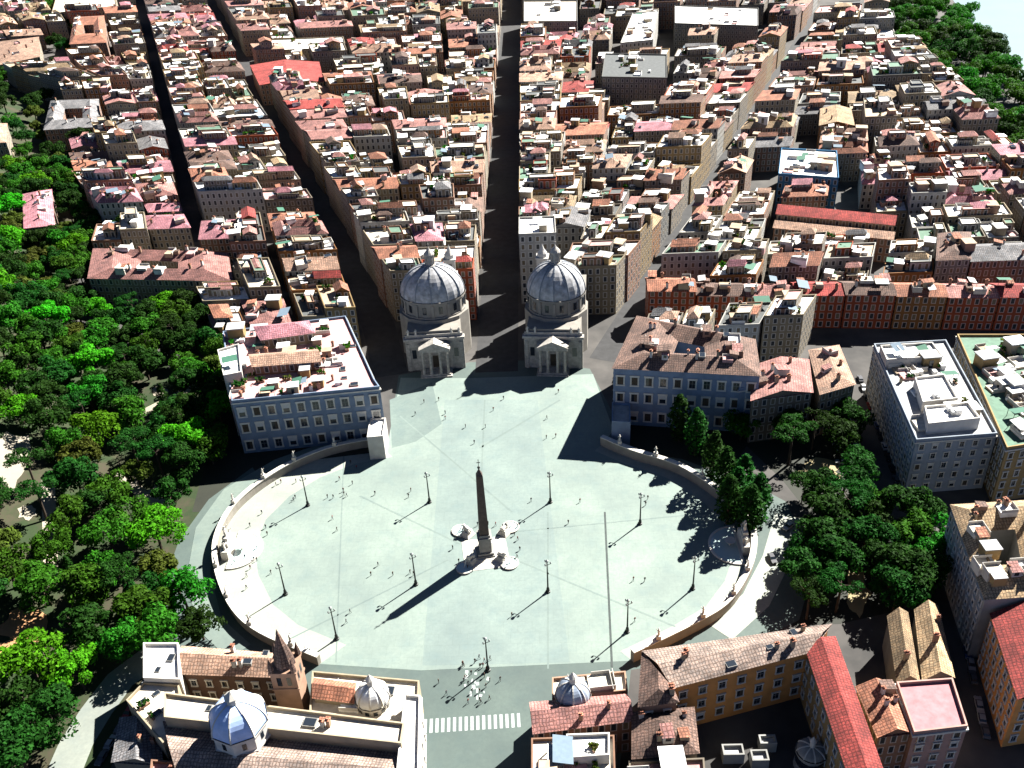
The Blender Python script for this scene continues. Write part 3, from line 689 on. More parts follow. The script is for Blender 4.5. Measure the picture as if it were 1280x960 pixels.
# ------------------------------------------------------------------ curved walls with statues and fountains
def statue_mesh():
    mb = MB()
    mb.lathe([(0.42, 0), (0.46, 0.3), (0.36, 1.0), (0.3, 1.25), (0.42, 1.6), (0.4, 1.85), (0.16, 2.0), (0.14, 2.1)], n=10, sx=1, sy=0.75)
    mb.ball((0, 0.03, 2.3), (0.2, 0.22, 0.26), 8, 6); mb.tube((0.38, 0, 1.8), (0.62, 0.25, 1.2), 0.13, 0.1); mb.tube((-0.38, 0, 1.8), (-0.5, 0.4, 2.2), 0.13, 0.09); mb.tube((-0.5, 0.4, 2.2), (-0.45, 0.6, 2.6), 0.09, 0.07)
    return mb.mesh('statue', STONE, smooth=True)
STAT = statue_mesh()
def curved_wall(label, pts, h, th, posts):
    # smooth the survey points
    P = []
    for i in range(len(pts) - 1):
        p0, p1, p2, p3 = pts[max(0, i - 1)], pts[i], pts[i + 1], pts[min(len(pts) - 1, i + 2)]
        for s in range(6):
            t = s / 6; P.append(tuple(0.5 * (2 * p1[c] + (p2[c] - p0[c]) * t + (2 * p0[c] - 5 * p1[c] + 4 * p2[c] - p3[c]) * t * t + (3 * p1[c] - p0[c] - 3 * p2[c] + p3[c]) * t ** 3) for c in (0, 1)))
    P.append(pts[-1])
    r = thing('curved_wall', label, 'wall', (P[len(P) // 2][0], P[len(P) // 2][1], 0)); base = tuple(r.location)
    def off(d):
        R = []
        for i, p in enumerate(P):
            a, b = P[max(0, i - 1)], P[min(len(P) - 1, i + 1)]; v = Vector((b[0] - a[0], b[1] - a[1])).normalized(); R.append((p[0] - v.y * d, p[1] + v.x * d))
        return R
    def shell(mb, d0, d1, z0, z1):
        A, B = off(d0), off(d1)
        for i in range(len(P) - 1):
            mb.face([(*A[i + 1], z0), (*A[i], z0), (*A[i], z1), (*A[i + 1], z1)]); mb.face([(*B[i], z0), (*B[i + 1], z0), (*B[i + 1], z1), (*B[i], z1)])
            mb.face([(*A[i], z1), (*B[i], z1), (*B[i + 1], z1), (*A[i + 1], z1)])
        for i in (0, len(P) - 1): mb.face([(*A[i], z0), (*B[i], z0), (*B[i], z1), (*A[i], z1)])
    mb = MB(); shell(mb, -th / 2, th / 2, 0, h); mb.build('masonry', BARE['stone'], r, base)
    mb = MB(); shell(mb, -th / 2 - 0.2, th / 2 + 0.2, h, h + 0.35); mb.build('coping', STONE, r, base)
    for i in posts:
        i = min(len(P) - 1, int(i * len(P))); p = P[i]
        mb = MB(); mb.box((p[0], p[1], h + 0.35), (1.3, 1.3, 1.3)); mb.build('pedestal', STONE, r, base)
    return P, r
PWL, rl = curved_wall('pale low curved wall along the park side of the square', WL, 3.2, 1.2, (0.02, 0.12, 0.22, 0.32, 0.42, 0.64, 0.74, 0.84, 0.94))
PWR, rr = curved_wall('shaded curved wall along the riverward side of the square', WR, 3.6, 1.4, (0.06, 0.16, 0.26, 0.36, 0.62, 0.72, 0.82, 0.92))
for P, fr, h, side in ((PWL, (0.02, 0.12, 0.22, 0.32, 0.42, 0.64, 0.74, 0.84, 0.94), 4.85, 'park-side'), (PWR, (0.06, 0.16, 0.26, 0.36, 0.62, 0.72, 0.82, 0.92), 5.25, 'riverward')):
    for n_, f in enumerate(fr):
        p = P[min(len(P) - 1, int(f * len(P)))]; o = put('statue', STAT, None, (p[0], p[1], h), math.atan2(-p[1], -p[0]) - PI / 2, 1.0)
        tag(o, f'pale stone statue standing on the {side} curved wall, {ordn(n_) if side == "park-side" else ordn(len(fr) - 1 - n_)} from the twin churches', 'statue', f'statues along the {side} wall')
def hemi_fountain(name, label, pos, face, scale=1.0):
    r = thing(name, label, 'fountain', (pos[0], pos[1], 0.04), face)   # local +Y points to the obelisk
    mb = MB(); mb.lathe([(8.6, 0), (8.6, 0.45), (8.0, 0.5), (7.8, 0.3)], (0, 0, 0), 28, 0, 1, 1, 0, PI); mb.box((0, -0.4, 0), (17.2, 0.8, 0.6)); mb.build('basin', STONE, r)
    mb = MB(); mb.lathe([(7.9, 0.36), (0.0, 0.36)], (0, 0, 0), 28, 0, 1, 1, 0, PI); mb.build('water', WATER, r)
    mb = MB(); mb.box((0, -1.9, 0), (9, 2.2, 3.4)); mb.box((0, -1.9, 3.4), (5, 2.0, 1.6)); mb.box((0, -1.9, 5.0), (2.6, 1.6, 1.2)); mb.build('pedestal', STONE, r)
    for x, z in ((0, 6.2), (-3.2, 3.4), (3.2, 3.4)): put('statue', STAT, r, (x, -1.8, z), 0, 1.5 if x == 0 else 1.1)
    mb = MB(); mb.lathe([(0.3, 0.3), (0.35, 1.8), (1.6, 2.1), (1.7, 2.3), (0, 2.2)], (0, 2.2, 0), 16); mb.build('bowl', STONE, r)
hemi_fountain('semicircular_fountain', 'white semicircular fountain with statues against the sunlit park-side curved wall', (-78.5, 4.5), -PI / 2)
hemi_fountain('semicircular_fountain', 'shaded semicircular fountain with statues against the riverward curved wall', (76.5, 0.5), PI / 2)

# ------------------------------------------------------------------ twin churches
BARE['church'] = wallmat('church_plaster', (0.52, 0.48, 0.42), False); CSTONE = plain('church_stone', (0.62, 0.58, 0.52), 0.85, 0.3, 0.8)  # church stone is darker and more mottled than the travertine
def church(name, label, pos, rz, oval):
    r = thing(name, label, 'church', (pos[0], pos[1], 0.03), rz); r.scale = (1, 1, 1.07)
    B = BARE['church']; STONE = CSTONE
    mb = MB(); n = 12
    ring12 = [(12.2 * oval * math.cos(2 * PI * (i + 0.5) / n), 20 + 12.2 * math.sin(2 * PI * (i + 0.5) / n)) for i in range(n)]
    mb.prism(ring12, 0, 17.5, 0, 0); mb.box((0, 8.5, 0), (21, 11, 16)); mb.box((0, 35, 0), (22, 15, 20)); mb.build('nave', B, r)
    mb = MB(); mb.box((0, 2.6, 0), (23, 1.2, 13)); 
    for x in (-10.4, -6.3, 6.3, 10.4): mb.box((x, 1.85, 0), (1.1, 0.5, 11.5))
    mb.box((0, 2.2, 13), (24, 2.6, 0.9)); mb.box((0, 2.4, 13.9), (22.6, 0.6, 1.2)); mb.build('facade', STONE, r)
    mb = MB(); mb.box((0, -1.5, 0), (12.6, 6.0, 0.5)); mb.box((0, -1.2, 0.5), (11.6, 5.0, 0.5)); mb.build('steps', STONE, r)
    for x in (-4.8, -1.9, 1.9, 4.8):
        mb = MB(); mb.lathe([(0.75, 0), (0.75, 0.4), (0.56, 0.6), (0.48, 8.6), (0.72, 9.1), (0.72, 9.4)], (x, -2.8, 1.0), 12); mb.build('column', STONE, r)
    mb = MB(); mb.box((0, -0.9, 10.4), (11.8, 5.2, 1.2)); z = 11.6
    A = [(-6.2, -3.7, z), (6.2, -3.7, z), (0, -3.7, z + 2.6)]; D = [(-6.2, 2.0, z), (6.2, 2.0, z), (0, 2.0, z + 2.6)]
    mb.face(A); mb.face([D[1], D[0], D[2]]); mb.face([A[1], D[1], D[2], A[2]]); mb.face([D[0], A[0], A[2], D[2]]); mb.build('pediment', STONE, r)
    mb = MB(); mb.box((0, 1.97, 1), (2.6, 0.06, 5)); mb.build('door', SHUT, r)
    for x in (-8.3, 8.3):
        mb = MB(); mb.box((x, 1.95, 5.2), (1.7, 0.08, 3.6)); mb.build('window', GLASS, r)
    for x in (-10, -7, 7, 10): put('statue', STAT, r, (x, 2.2, 15.1), PI, 0.95)
    mb = MB(); R = 10.6
    mb.lathe([(R + 0.5, 17.5), (R + 0.5, 18.1), (R, 18.2), (R, 23.2), (R + 0.7, 23.5), (R + 0.7, 24.2)], (0, 20, 0), 24, 0, oval, 1)
    for i in range(12):
        a = 2 * PI * i / 12; mb.box((R * oval * 1.01 * math.cos(a), 20 + R * 1.01 * math.sin(a), 18.2), (0.7, 1.1, 5.0), a)
    mb.build('drum', B, r)
    for i in range(12):
        a = 2 * PI * (i + 0.5) / 12; mb = MB(); mb.box(((R + 0.02) * oval * math.cos(a), 20 + (R + 0.02) * math.sin(a), 19.3), (0.16, 1.5, 2.9), a); mb.build('window', GLASS, r)
    prof = [(10.9 * math.cos(t), 24.2 + 11.0 * math.sin(t)) for t in [PI / 2 * i / 10 * 0.9 for i in range(11)]]
    mb = MB(); mb.lathe(prof, (0, 20, 0), 24, 0, oval, 1); d = mb.build('dome', SLATE, r)
    mb = MB()
    for i in range(12):
        a = 2 * PI * i / 12
        for (r0, z0), (r1, z1) in zip(prof, prof[1:]): mb.tube((r0 * oval * math.cos(a), 20 + r0 * math.sin(a), z0), (r1 * oval * math.cos(a), 20 + r1 * math.sin(a), z1), 0.34, 0.3, 4)
    mb.build('rib', LEAD, d)
    mb = MB(); z = prof[-1][1] - 0.3
    mb.lathe([(2.4, z), (2.4, z + 0.5), (1.6, z + 0.6), (1.6, z + 4.2), (2.1, z + 4.4), (2.1, z + 4.8), (1.5, z + 5.6), (0.5, z + 6.6), (0.15, z + 7.4), (0, z + 7.6)], (0, 20, 0), 12)
    for i in range(8):
        a = 2 * PI * i / 8; mb.box((1.75 * math.cos(a), 20 + 1.75 * math.sin(a), z + 0.5), (0.35, 0.35, 3.8), a)
    mb.box((0, 20, z + 7.4), (0.15, 0.15, 1.9)); mb.box((0, 20, z + 8.5), (0.9, 0.15, 0.15)); mb.build('lantern', STONE, r)
    t = MB(); c = (7.0 if pos[0] < 0 else -7.0, 39.0)
    t.box((*c, 0), (5.2, 5.2, 22)); t.box((*c, 22), (5.8, 5.8, 0.6)); t.box((*c, 22.6), (4.4, 4.4, 6)); t.box((*c, 28.6), (5.2, 5.2, 0.6)); t.lathe([(2.2, 29.2), (2.0, 30.6), (1.1, 31.8), (0.5, 33.2), (0, 34.5)], (*c, 0), 10)
    bt = t.build('bell_tower', BARE['white'], r)
    for dx, dy in ((0, -2.23), (2.23, 0), (-2.23, 0)):
        mb = MB(); mb.box((c[0] + dx, c[1] + dy, 23.6), (1.6 if dx == 0 else 0.08, 0.08 if dx == 0 else 1.6, 3.6)); mb.build('belfry_opening', GLASS, bt)
    return r
church('domed_church', 'twin church with oval grey dome on the park side of the central avenue', (-22.8, 105.5), math.radians(3), 1.18)
church('domed_church', 'twin church with round grey dome on the riverward side of the central avenue', (23.6, 103.5), math.radians(-6), 1.06)

# ------------------------------------------------------------------ palaces by the churches
def hb(name, label, cat, P, h, **k):
    AVOID.append(ccw(P)); return building(name, label, cat, P, h, k.pop('wall'), k.pop('roof', 'flat'), k.pop('rmat'), **k)
STDBITS = [('stair_hut', 4), ('awning', 3), ('skylight', 4), ('terrace', 5), ('planter', 4), ('air_unit', 5), ('chimney', 6), ('water_tank', 2)]
PL = [(-88, 55), (-37.5, 61), (-40, 66), (-57.5, 113), (-104, 104)]
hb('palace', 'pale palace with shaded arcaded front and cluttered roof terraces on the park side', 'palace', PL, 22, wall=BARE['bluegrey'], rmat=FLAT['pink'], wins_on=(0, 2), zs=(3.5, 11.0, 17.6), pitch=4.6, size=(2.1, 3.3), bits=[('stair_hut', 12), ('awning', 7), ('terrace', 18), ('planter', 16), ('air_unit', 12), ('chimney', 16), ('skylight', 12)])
hb('roof_pavilion', 'white penthouse block on the roof corner of the park-side palace', 'penthouse', [(-100, 84), (-93, 66), (-87, 68), (-93, 88)], 25.5, wall=BARE['white'], rmat=FLAT['white'], z0=0, bits=[('awning', 1)])
hb('roof_pavilion', 'peach windowed penthouse in the middle of the park-side palace roof', 'penthouse', [(-84, 72), (-60, 74), (-63, 82), (-87, 80)], 26, wall=WALL['salmon'], rmat=ROOF['peach'], roof='pitched', rise=2, z0=0)
hb('roof_pavilion', 'pink tiled penthouse at the back of the park-side palace roof', 'penthouse', [(-85, 90), (-66, 94), (-70, 103), (-90, 100)], 26.5, wall=WALL['cream'], rmat=ROOF['pink'], roof='pitched', rise=2.5, hip=1, z0=0)
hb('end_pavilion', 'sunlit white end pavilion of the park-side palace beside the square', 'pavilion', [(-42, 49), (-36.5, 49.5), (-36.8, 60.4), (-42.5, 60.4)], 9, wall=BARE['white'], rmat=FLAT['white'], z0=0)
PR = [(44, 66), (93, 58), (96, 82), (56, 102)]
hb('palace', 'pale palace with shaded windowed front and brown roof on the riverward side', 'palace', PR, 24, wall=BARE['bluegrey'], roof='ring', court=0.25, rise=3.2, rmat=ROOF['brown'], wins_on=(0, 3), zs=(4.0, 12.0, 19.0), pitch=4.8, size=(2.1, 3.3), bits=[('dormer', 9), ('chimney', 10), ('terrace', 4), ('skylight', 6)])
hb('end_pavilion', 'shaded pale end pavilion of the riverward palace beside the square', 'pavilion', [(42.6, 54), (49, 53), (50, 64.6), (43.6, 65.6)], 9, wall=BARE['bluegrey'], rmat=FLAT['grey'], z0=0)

# ------------------------------------------------------------------ basilica by the gate (near corner, park side)
z = 16
hb('basilica_nave', 'long basilica with cream and brown tiled gable roof beside the gate road', 'church', [xy(234, 1000, 12), xy(500, 1015, 12), xy(502, 932, 12), xy(206, 898, 12)], 12, wall=BARE['white'], roof='pitched', rmat=ROOF['taupe'], rise=3.2, over=0.6, wins_on=(1,), zs=(5.5, 9.5), pitch=4, size=(1.5, 2.4), z0=0)
hb('roof_terrace', 'long cream terrace roof running along the top of the basilica nave', 'terrace', [xy(206, 899, 16), xy(502, 932, 16), xy(506, 906, 16), xy(206, 868, 16)], 16, wall=BARE['cream'], rmat=FLAT['cream'], z0=0, bits=[('skylight', 4), ('chimney', 2)])
def oct_dome(name, label, pos, rad, z0, zd, rise, mat, dmat, n=8, part_h=4.0):
    r = thing(name, label, 'dome', (*pos, z0))
    mb = MB(); mb.lathe([(rad + 0.4, 0), (rad + 0.4, 0.5), (rad, 0.6), (rad, zd), (rad + 0.5, zd + 0.2), (rad + 0.5, zd + 0.6)], n=n); mb.build('drum', mat, r)
    for i in range(n):
        a = 2 * PI * (i + 0.5) / n; q = rad * math.cos(PI / n) if n <= 8 else rad; m2 = MB(); m2.box((q * math.cos(a), q * math.sin(a), zd * 0.35), (0.14, 1.0, zd * 0.45), a); m2.build('window', GLASS, r)
    mb = MB(); prof = [((rad + 0.2) * math.cos(t), zd + 0.6 + rise * math.sin(t)) for t in [PI / 2 * i / 9 * 0.92 for i in range(10)]]; mb.lathe(prof, n=n if n > 8 else 8); d = mb.build('dome', dmat, r)
    mb = MB()
    for i in range(8):
        a = 2 * PI * i / 8
        for (r0, q0), (r1, q1) in zip(prof, prof[1:]): mb.tube((r0 * math.cos(a), r0 * math.sin(a), q0), (r1 * math.cos(a), r1 * math.sin(a), q1), 0.22, 0.2, 4)
    mb.build('rib', STONE, d)
    mb = MB(); q = prof[-1][1] - 0.2; mb.lathe([(rad * 0.22, q), (rad * 0.2, q + 1.8), (rad * 0.27, q + 2.0), (rad * 0.1, q + 3.0), (0, q + 3.8)], n=8); mb.build('lantern', STONE, r)
    return r
DOMEB = plain('dome_lead_blue', (0.42, 0.5, 0.62), 0.45, 0.15, 0.7); DOMEW = plain('dome_white', (1.2, 1.22, 1.22), 0.5, 0.1, 0.7)
DOMEB2 = plain('dome_pale_blue', (0.72, 0.95, 1.45), 0.45, 0.12, 0.7)
oct_dome('octagonal_dome', 'large octagonal dome, white in the sun, on the basilica by the gate', xy(302, 912, 16), 6.6, 14.5, 4.5, 6.5, BARE['white'], DOMEB2)
oct_dome('chapel_dome', 'small white and grey chapel dome on the basilica near the gate road', xy(466, 872, 13), 4.0, 9.5, 3.2, 4.6, BARE['white'], DOMEW, 12)
oct_dome('chapel_dome', 'small blue and white chapel dome on the building across the gate road', xy(716, 868, 13), 4.0, 9.5, 3.0, 4.4, BARE['white'], DOMEB, 12)
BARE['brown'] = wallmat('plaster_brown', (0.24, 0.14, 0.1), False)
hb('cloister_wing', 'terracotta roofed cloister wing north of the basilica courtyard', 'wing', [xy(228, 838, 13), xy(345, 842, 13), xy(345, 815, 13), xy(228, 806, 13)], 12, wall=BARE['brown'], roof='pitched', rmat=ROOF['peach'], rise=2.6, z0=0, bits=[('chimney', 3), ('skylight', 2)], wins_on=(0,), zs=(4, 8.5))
hb('white_block', 'bright white flat roofed block on the park corner of the basilica', 'house', [xy(180, 850, 14), xy(226, 852, 14), xy(224, 806, 14), xy(180, 806, 14)], 14, wall=BARE['white'], rmat=FLAT['white'], z0=0, bits=[('skylight', 2)])
hb('white_block', 'cream speckled roof terrace block below the bright white block', 'house', [xy(158, 876, 13), xy(204, 930, 13), xy(232, 912, 13), xy(224, 856, 13), xy(180, 853, 13)], 12.5, wall=BARE['cream'], rmat=FLAT['cream'], z0=0, bits=[('skylight', 3), ('planter', 2)])
hb('low_house', 'low grey roofed house between the park road and the basilica', 'house', [xy(140, 948, 9), xy(200, 952, 9), xy(196, 905, 9), xy(150, 896, 9)], 8, wall=BARE['beige'], roof='pitched', rmat=ROOF['grey'], rise=2.2, z0=0, bits=[('chimney', 2)])
hb('low_house', 'salmon house with cluttered roof in the near corner of the basilica block', 'house', [xy(185, 1000, 11), xy(240, 1004, 11), xy(240, 956, 11), xy(190, 952, 11)], 11, wall=WALL['salmon'], rmat=FLAT['pink'], z0=0, bits=[('chimney', 3), ('planter', 3), ('stair_hut', 1)])
hb('low_house', 'brown roofed chapel wing beneath the large octagonal dome', 'house', [xy(300, 1010, 12), xy(470, 1016, 12), xy(480, 975, 12), xy(310, 968, 12)], 10, wall=BARE['salmon'], roof='pitched', rmat=ROOF['brown'], rise=3, z0=0)
hb('side_aisle', 'cream terrace roofs between the spire and the small chapel dome', 'wing', [xy(386, 896, 12), xy(522, 905, 12), xy(524, 850, 12), xy(390, 838, 12)], 11, wall=BARE['cream'], rmat=FLAT['cream'], z0=0, bits=[('skylight', 3), ('terrace', 2)])
hb('aisle_roof', 'narrow terracotta roof strip running beside the small chapel dome', 'wing', [xy(392, 868, 14), xy(440, 874, 14), xy(442, 852, 14), xy(394, 846, 14)], 13, wall=BARE['cream'], roof='pitched', rmat=ROOF['terracotta'], rise=1.8, z0=0)
hb('church_front', 'bright white church front facing the gate road', 'facade', [xy(494, 985, 15), xy(524, 985, 15), xy(526, 872, 15), xy(506, 870, 15)], 15, wall=BARE['white'], rmat=FLAT['white'], z0=0, wins_on=(1,), zs=(5, 10), pitch=5)
def spire():
    p = xy(366, 868, 10); r = thing('bell_tower', 'pointed dark brown spire of the basilica bell tower', 'bell tower', (*p, 0))
    mb = MB(); mb.box((0, 0, 0), (6.2, 6.2, 21)); mb.box((0, 0, 15.5), (6.7, 6.7, 0.5)); mb.box((0, 0, 21), (6.8, 6.8, 0.6)); mb.build('shaft', BARE['salmon'], r)
    for dx, dy in ((0, -3.12), (3.12, 0), (-3.12, 0)):
        for s in (-1.2, 1.2):
            mb = MB(); mb.box((dx + (s if dx == 0 else 0), dy + (s if dx else 0), 17), (1.1 if dx == 0 else 0.08, 0.08 if dx == 0 else 1.1, 2.8)); mb.build('belfry_opening', GLASS, r)
    mb = MB(); mb.lathe([(2.7, 21.6), (2.5, 23), (0.12, 33), (0, 33.5)], n=8); mb.build('spire', ROOF['brown'], r)
    for sx in (-1, 1):
        for sy in (-1, 1):
            mb = MB(); mb.lathe([(0.75, 21.6), (0.75, 23), (0.0, 26)], (sx * 2.7, sy * 2.7, 0), 6); mb.build('pinnacle', ROOF['brown'], r)
spire()

# ------------------------------------------------------------------ across the gate road and the barracks
hb('gate_house', 'peach house with pink roof ridge across the gate road from the basilica', 'house', [xy(668, 912, 13), xy(790, 896, 13), xy(782, 866, 13), xy(664, 876, 13)], 12, wall=WALL['salmon'], roof='pitched', rmat=ROOF['rose'], rise=2.4, z0=0, bits=[('chimney', 2)])
hb('gate_house', 'peach terrace roofed house by the small blue dome', 'house', [xy(690, 872, 12), xy(785, 862, 12), xy(782, 838, 12), xy(690, 846, 12)], 11, wall=BARE['salmon'], rmat=FLAT['cream'], z0=0, bits=[('terrace', 3), ('skylight', 2)])
hb('gate_house', 'peach fronted house with white terrace at the near edge beside the gate road', 'house', [xy(664, 985, 13), xy(770, 985, 13), xy(768, 918, 13), xy(664, 922, 13)], 12, wall=WALL['salmon'], rmat=FLAT['cream'], z0=0, bits=[('stair_hut', 2), ('awning', 2), ('planter', 4), ('chimney', 2), ('terrace', 2)])
hb('roof_pavilion', 'white roof terrace pavilion on the near peach house', 'penthouse', [xy(706, 952, 14), xy(762, 948, 14), xy(762, 920, 14), xy(708, 922, 14)], 14.5, wall=BARE['white'], rmat=FLAT['white'], z0=0, bits=[('planter', 2)])
hb('brown_house', 'house with streaky brown tiled hip roof before the barracks courtyard', 'house', [xy(792, 945, 13), xy(872, 938, 13), xy(866, 884, 13), xy(792, 890, 13)], 12.5, wall=BARE['beige'], roof='pitched', rmat=ROOF['brown'], rise=3.5, hip=0.8, axis=1, z0=0, bits=[('dormer', 2), ('chimney', 3)])
hb('brown_house', 'pale house with cluttered terrace at the near edge by the barracks', 'house', [xy(786, 1005, 11), xy(884, 1000, 11), xy(880, 950, 11), xy(786, 954, 11)], 11, wall=WALL['beige'], rmat=FLAT['pink'], z0=0, bits=[('planter', 4), ('terrace', 3), ('stair_hut', 2), ('chimney', 3)])
B0, B1, B2_, B3 = xy(842, 858, 17), xy(1012, 814, 17), xy(1036, 782, 17), xy(806, 815, 17)
hb('barracks_wing', 'orange fronted barracks wing with long grey-brown tiled roof along the square', 'barracks', [B0, B1, B2_, B3], 17, wall=BARE['orange'], roof='pitched', rmat=ROOF['taupe'], rise=2.1, hip=0.0, z0=0, wins_on=(0,), zs=(3.5, 8.3, 13.2), pitch=4.4, size=(1.7, 2.3), bits=[('chimney', 5), ('skylight', 3)])
hb('barracks_wing', 'short barracks wing with dark brown roof turning toward the gate road', 'barracks', [xy(800, 882, 16.6), xy(846, 876, 16.6), xy(840, 862, 16.6), xy(804, 820, 16.6)], 16.6, wall=BARE['salmon'], roof='pitched', rmat=ROOF['brown'], rise=2.6, axis=1, hip=0.5, z0=0, wins_on=(0, 1), zs=(4, 9, 13), bits=[('chimney', 2)])
R0, R1, R2, R3 = xy(1068, 985, 17), xy(1110, 985, 17), xy(1043, 798, 17), xy(1009, 811, 17)
hb('barracks_wing', 'barracks wing with long bright red tiled roof above the dark courtyard', 'barracks', [R0, R1, R2, R3], 17, wall=BARE['ochre'], roof='pitched', rmat=ROOF['red'], rise=1.8, z0=0, wins_on=(3,), zs=(3.5, 8.3, 13.2), pitch=4.6, size=(1.5, 2.2))
hb('brown_house', 'brown roofed house between the red roofed wing and the pink terrace', 'house', [xy(1098, 920, 15), xy(1140, 915, 15), xy(1116, 856, 15), xy(1072, 860, 15)], 15, wall=WALL['salmon'], roof='pitched', rmat=ROOF['terracotta'], rise=2.5, z0=0, bits=[('chimney', 3), ('dormer', 1)])
hb('pink_house', 'pale house with square pink roof terrace beside the car-lined street', 'house', [xy(1142, 918, 16), xy(1209, 910, 16), xy(1190, 850, 16), xy(1120, 855, 16)], 16, wall=BARE['pink'], rmat=plain('terrace_pink', (0.62, 0.27, 0.29), 0.9, 0.2, 0.5), z0=0, wins_on=(0, 1), zs=(3, 7, 11, 14.2), pitch=3.6, size=(1.4, 1.9))
hb('twin_gable_house', 'narrow house with pale pitched roof between trees and the pink terrace', 'house', [xy(1124, 850, 12), xy(1148, 846, 12), xy(1134, 764, 12), xy(1112, 768, 12)], 11, wall=BARE['beige'], roof='pitched', rmat=ROOF['ochre'], rise=2.6, z0=0, bits=[('chimney', 1)])
hb('twin_gable_house', 'pale pitched roof house along the street edge above the pink terrace', 'house', [xy(1156, 846, 12), xy(1192, 842, 12), xy(1172, 756, 12), xy(1146, 760, 12)], 11, wall=BARE['beige'], roof='pitched', rmat=ROOF['ochre'], rise=3.0, z0=0, bits=[('chimney', 2)])
oct_dome('storage_tank', 'round silver tank in the shaded barracks courtyard', xy(1012, 950, 2), 3.2, 0, 5.0, 1.6, STONEG, STONEG, 20)['category'] = 'tank'
for i, (px, py, wd, dp) in enumerate(((915, 948, 5, 3), (948, 955, 4, 3), (958, 935, 4, 2.5))):
    p = xy(px, py); building('courtyard_shed', ('low pale shed at the near end of the barracks courtyard', 'small grey shed in the middle of the barracks courtyard', 'smaller pale shed deeper in the barracks courtyard')[i], 'shed', [(p[0] - wd / 2, p[1] - dp / 2), (p[0] + wd / 2, p[1] - dp / 2), (p[0] + wd / 2, p[1] + dp / 2), (p[0] - wd / 2, p[1] + dp / 2)], 2.6, BARE['grey'], 'flat', FLAT['grey'], z0=0)

# ------------------------------------------------------------------ right-hand apartment blocks
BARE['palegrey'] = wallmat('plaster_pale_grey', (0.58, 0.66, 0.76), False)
A0, A1, A2, A3 = xy(1145, 552, 21), xy(1246, 544, 21), xy(1182, 427, 21), xy(1092, 432, 21)
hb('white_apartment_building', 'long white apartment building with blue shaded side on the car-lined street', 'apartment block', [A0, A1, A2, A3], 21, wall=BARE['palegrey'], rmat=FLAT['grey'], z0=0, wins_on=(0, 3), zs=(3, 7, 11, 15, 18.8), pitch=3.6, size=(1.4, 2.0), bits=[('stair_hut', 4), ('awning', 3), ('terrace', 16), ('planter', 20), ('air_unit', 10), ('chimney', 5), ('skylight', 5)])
hb('roof_pavilion', 'white penthouse on the near end of the long white apartment building', 'penthouse', [xy(1160, 532, 24.5), xy(1225, 525, 24.5), xy(1210, 505, 24.5), xy(1155, 510, 24.5)], 24.5, wall=BARE['white'], rmat=FLAT['white'], z0=0, bits=[('air_unit', 2)])
hb('roof_pavilion', 'large white roof slab midway along the long white apartment building', 'penthouse', [xy(1153, 505, 24), xy(1197, 500, 24), xy(1180, 470, 24), xy(1143, 474, 24)], 24, wall=BARE['white'], rmat=FLAT['white'], z0=0, bits=[('air_unit', 1)])
hb('roof_pavilion', 'white penthouse on the far end of the long white apartment building', 'penthouse', [xy(1108, 452, 24), xy(1178, 447, 24), xy(1165, 430, 24), xy(1100, 434, 24)], 24, wall=BARE['white'], rmat=FLAT['white'], z0=0, bits=[('awning', 2), ('air_unit', 1)])
N0, N1, N2, N3 = xy(1258, 562, 21), xy(1345, 548, 21), xy(1285, 420, 21), xy(1196, 420, 21)
hb('apartment_block', 'ochre apartment building with green and white roof at the right-hand edge', 'apartment block', [N0, N1, N2, N3], 21, wall=BARE['ochre'], rmat=FLAT['green'], z0=0, wins_on=(0, 3), zs=(3, 7, 11, 15, 18.5), pitch=3.5, bits=[('terrace', 16), ('awning', 7), ('stair_hut', 7), ('planter', 10), ('air_unit', 6)])
L0, L1, L2, L3 = xy(1232, 748, 22), xy(1315, 742, 22), xy(1290, 626, 22), xy(1190, 632, 22)
hb('apartment_block', 'tall block with dark side and yellow-brown roof beside the car-lined street', 'apartment block', [L0, L1, L2, L3], 22, wall=BARE['grey'], rmat=ROOF['ochre'], roof='ring', court=0.4, rise=3, z0=0, wins_on=(3,), zs=(3, 7, 11, 15, 19), pitch=3.5, bits=[('chimney', 8), ('terrace', 6), ('dormer', 5), ('stair_hut', 2)])
D0, D1, D2, D3 = xy(1274, 872, 18), xy(1345, 860, 18), xy(1315, 758, 18), xy(1240, 768, 18)
hb('red_roof_house', 'ochre house with bright red roof beside the car-lined street', 'house', [D0, D1, D2, D3], 18, wall=BARE['orange'], rmat=ROOF['red'], roof='pitched', axis=1, rise=3.0, z0=0, wins_on=(0, 3), zs=(3, 7, 11, 15), pitch=3.5, bits=[('chimney', 2)])
hb('small_house', 'salmon house with hipped roof by the garden trees and the shaded street', 'house', [xy(1026, 492, 18), xy(1068, 480, 18), xy(1048, 432, 18), xy(1012, 438, 18)], 18, wall=WALL['cream'], rmat=ROOF['peach'], roof='pitched', rise=2.5, hip=0.8, z0=0, bits=[('chimney', 3), ('dormer', 1), ('terrace', 1)])
hb('garden_house', 'shaded pale house front behind the garden trees', 'house', [xy(940, 500, 18), xy(1015, 490, 18), xy(1010, 450, 18), xy(940, 458, 18)], 18, wall=WALL['beige'], rmat=ROOF['rose'], roof='pitched', rise=2.6, z0=0, bits=[('chimney', 5), ('dormer', 2)])
hb('narrow_house', 'narrow pale house end with three stacked windows among the trees', 'house', [xy(924, 482, 20), xy(948, 478, 20), xy(946, 440, 20), xy(922, 444, 20)], 18, wall=BARE['bluegrey'], rmat=FLAT['pink'], z0=0, wins_on=(0,), zs=(4, 8, 12, 16), pitch=4, bits=[('chimney', 1)])

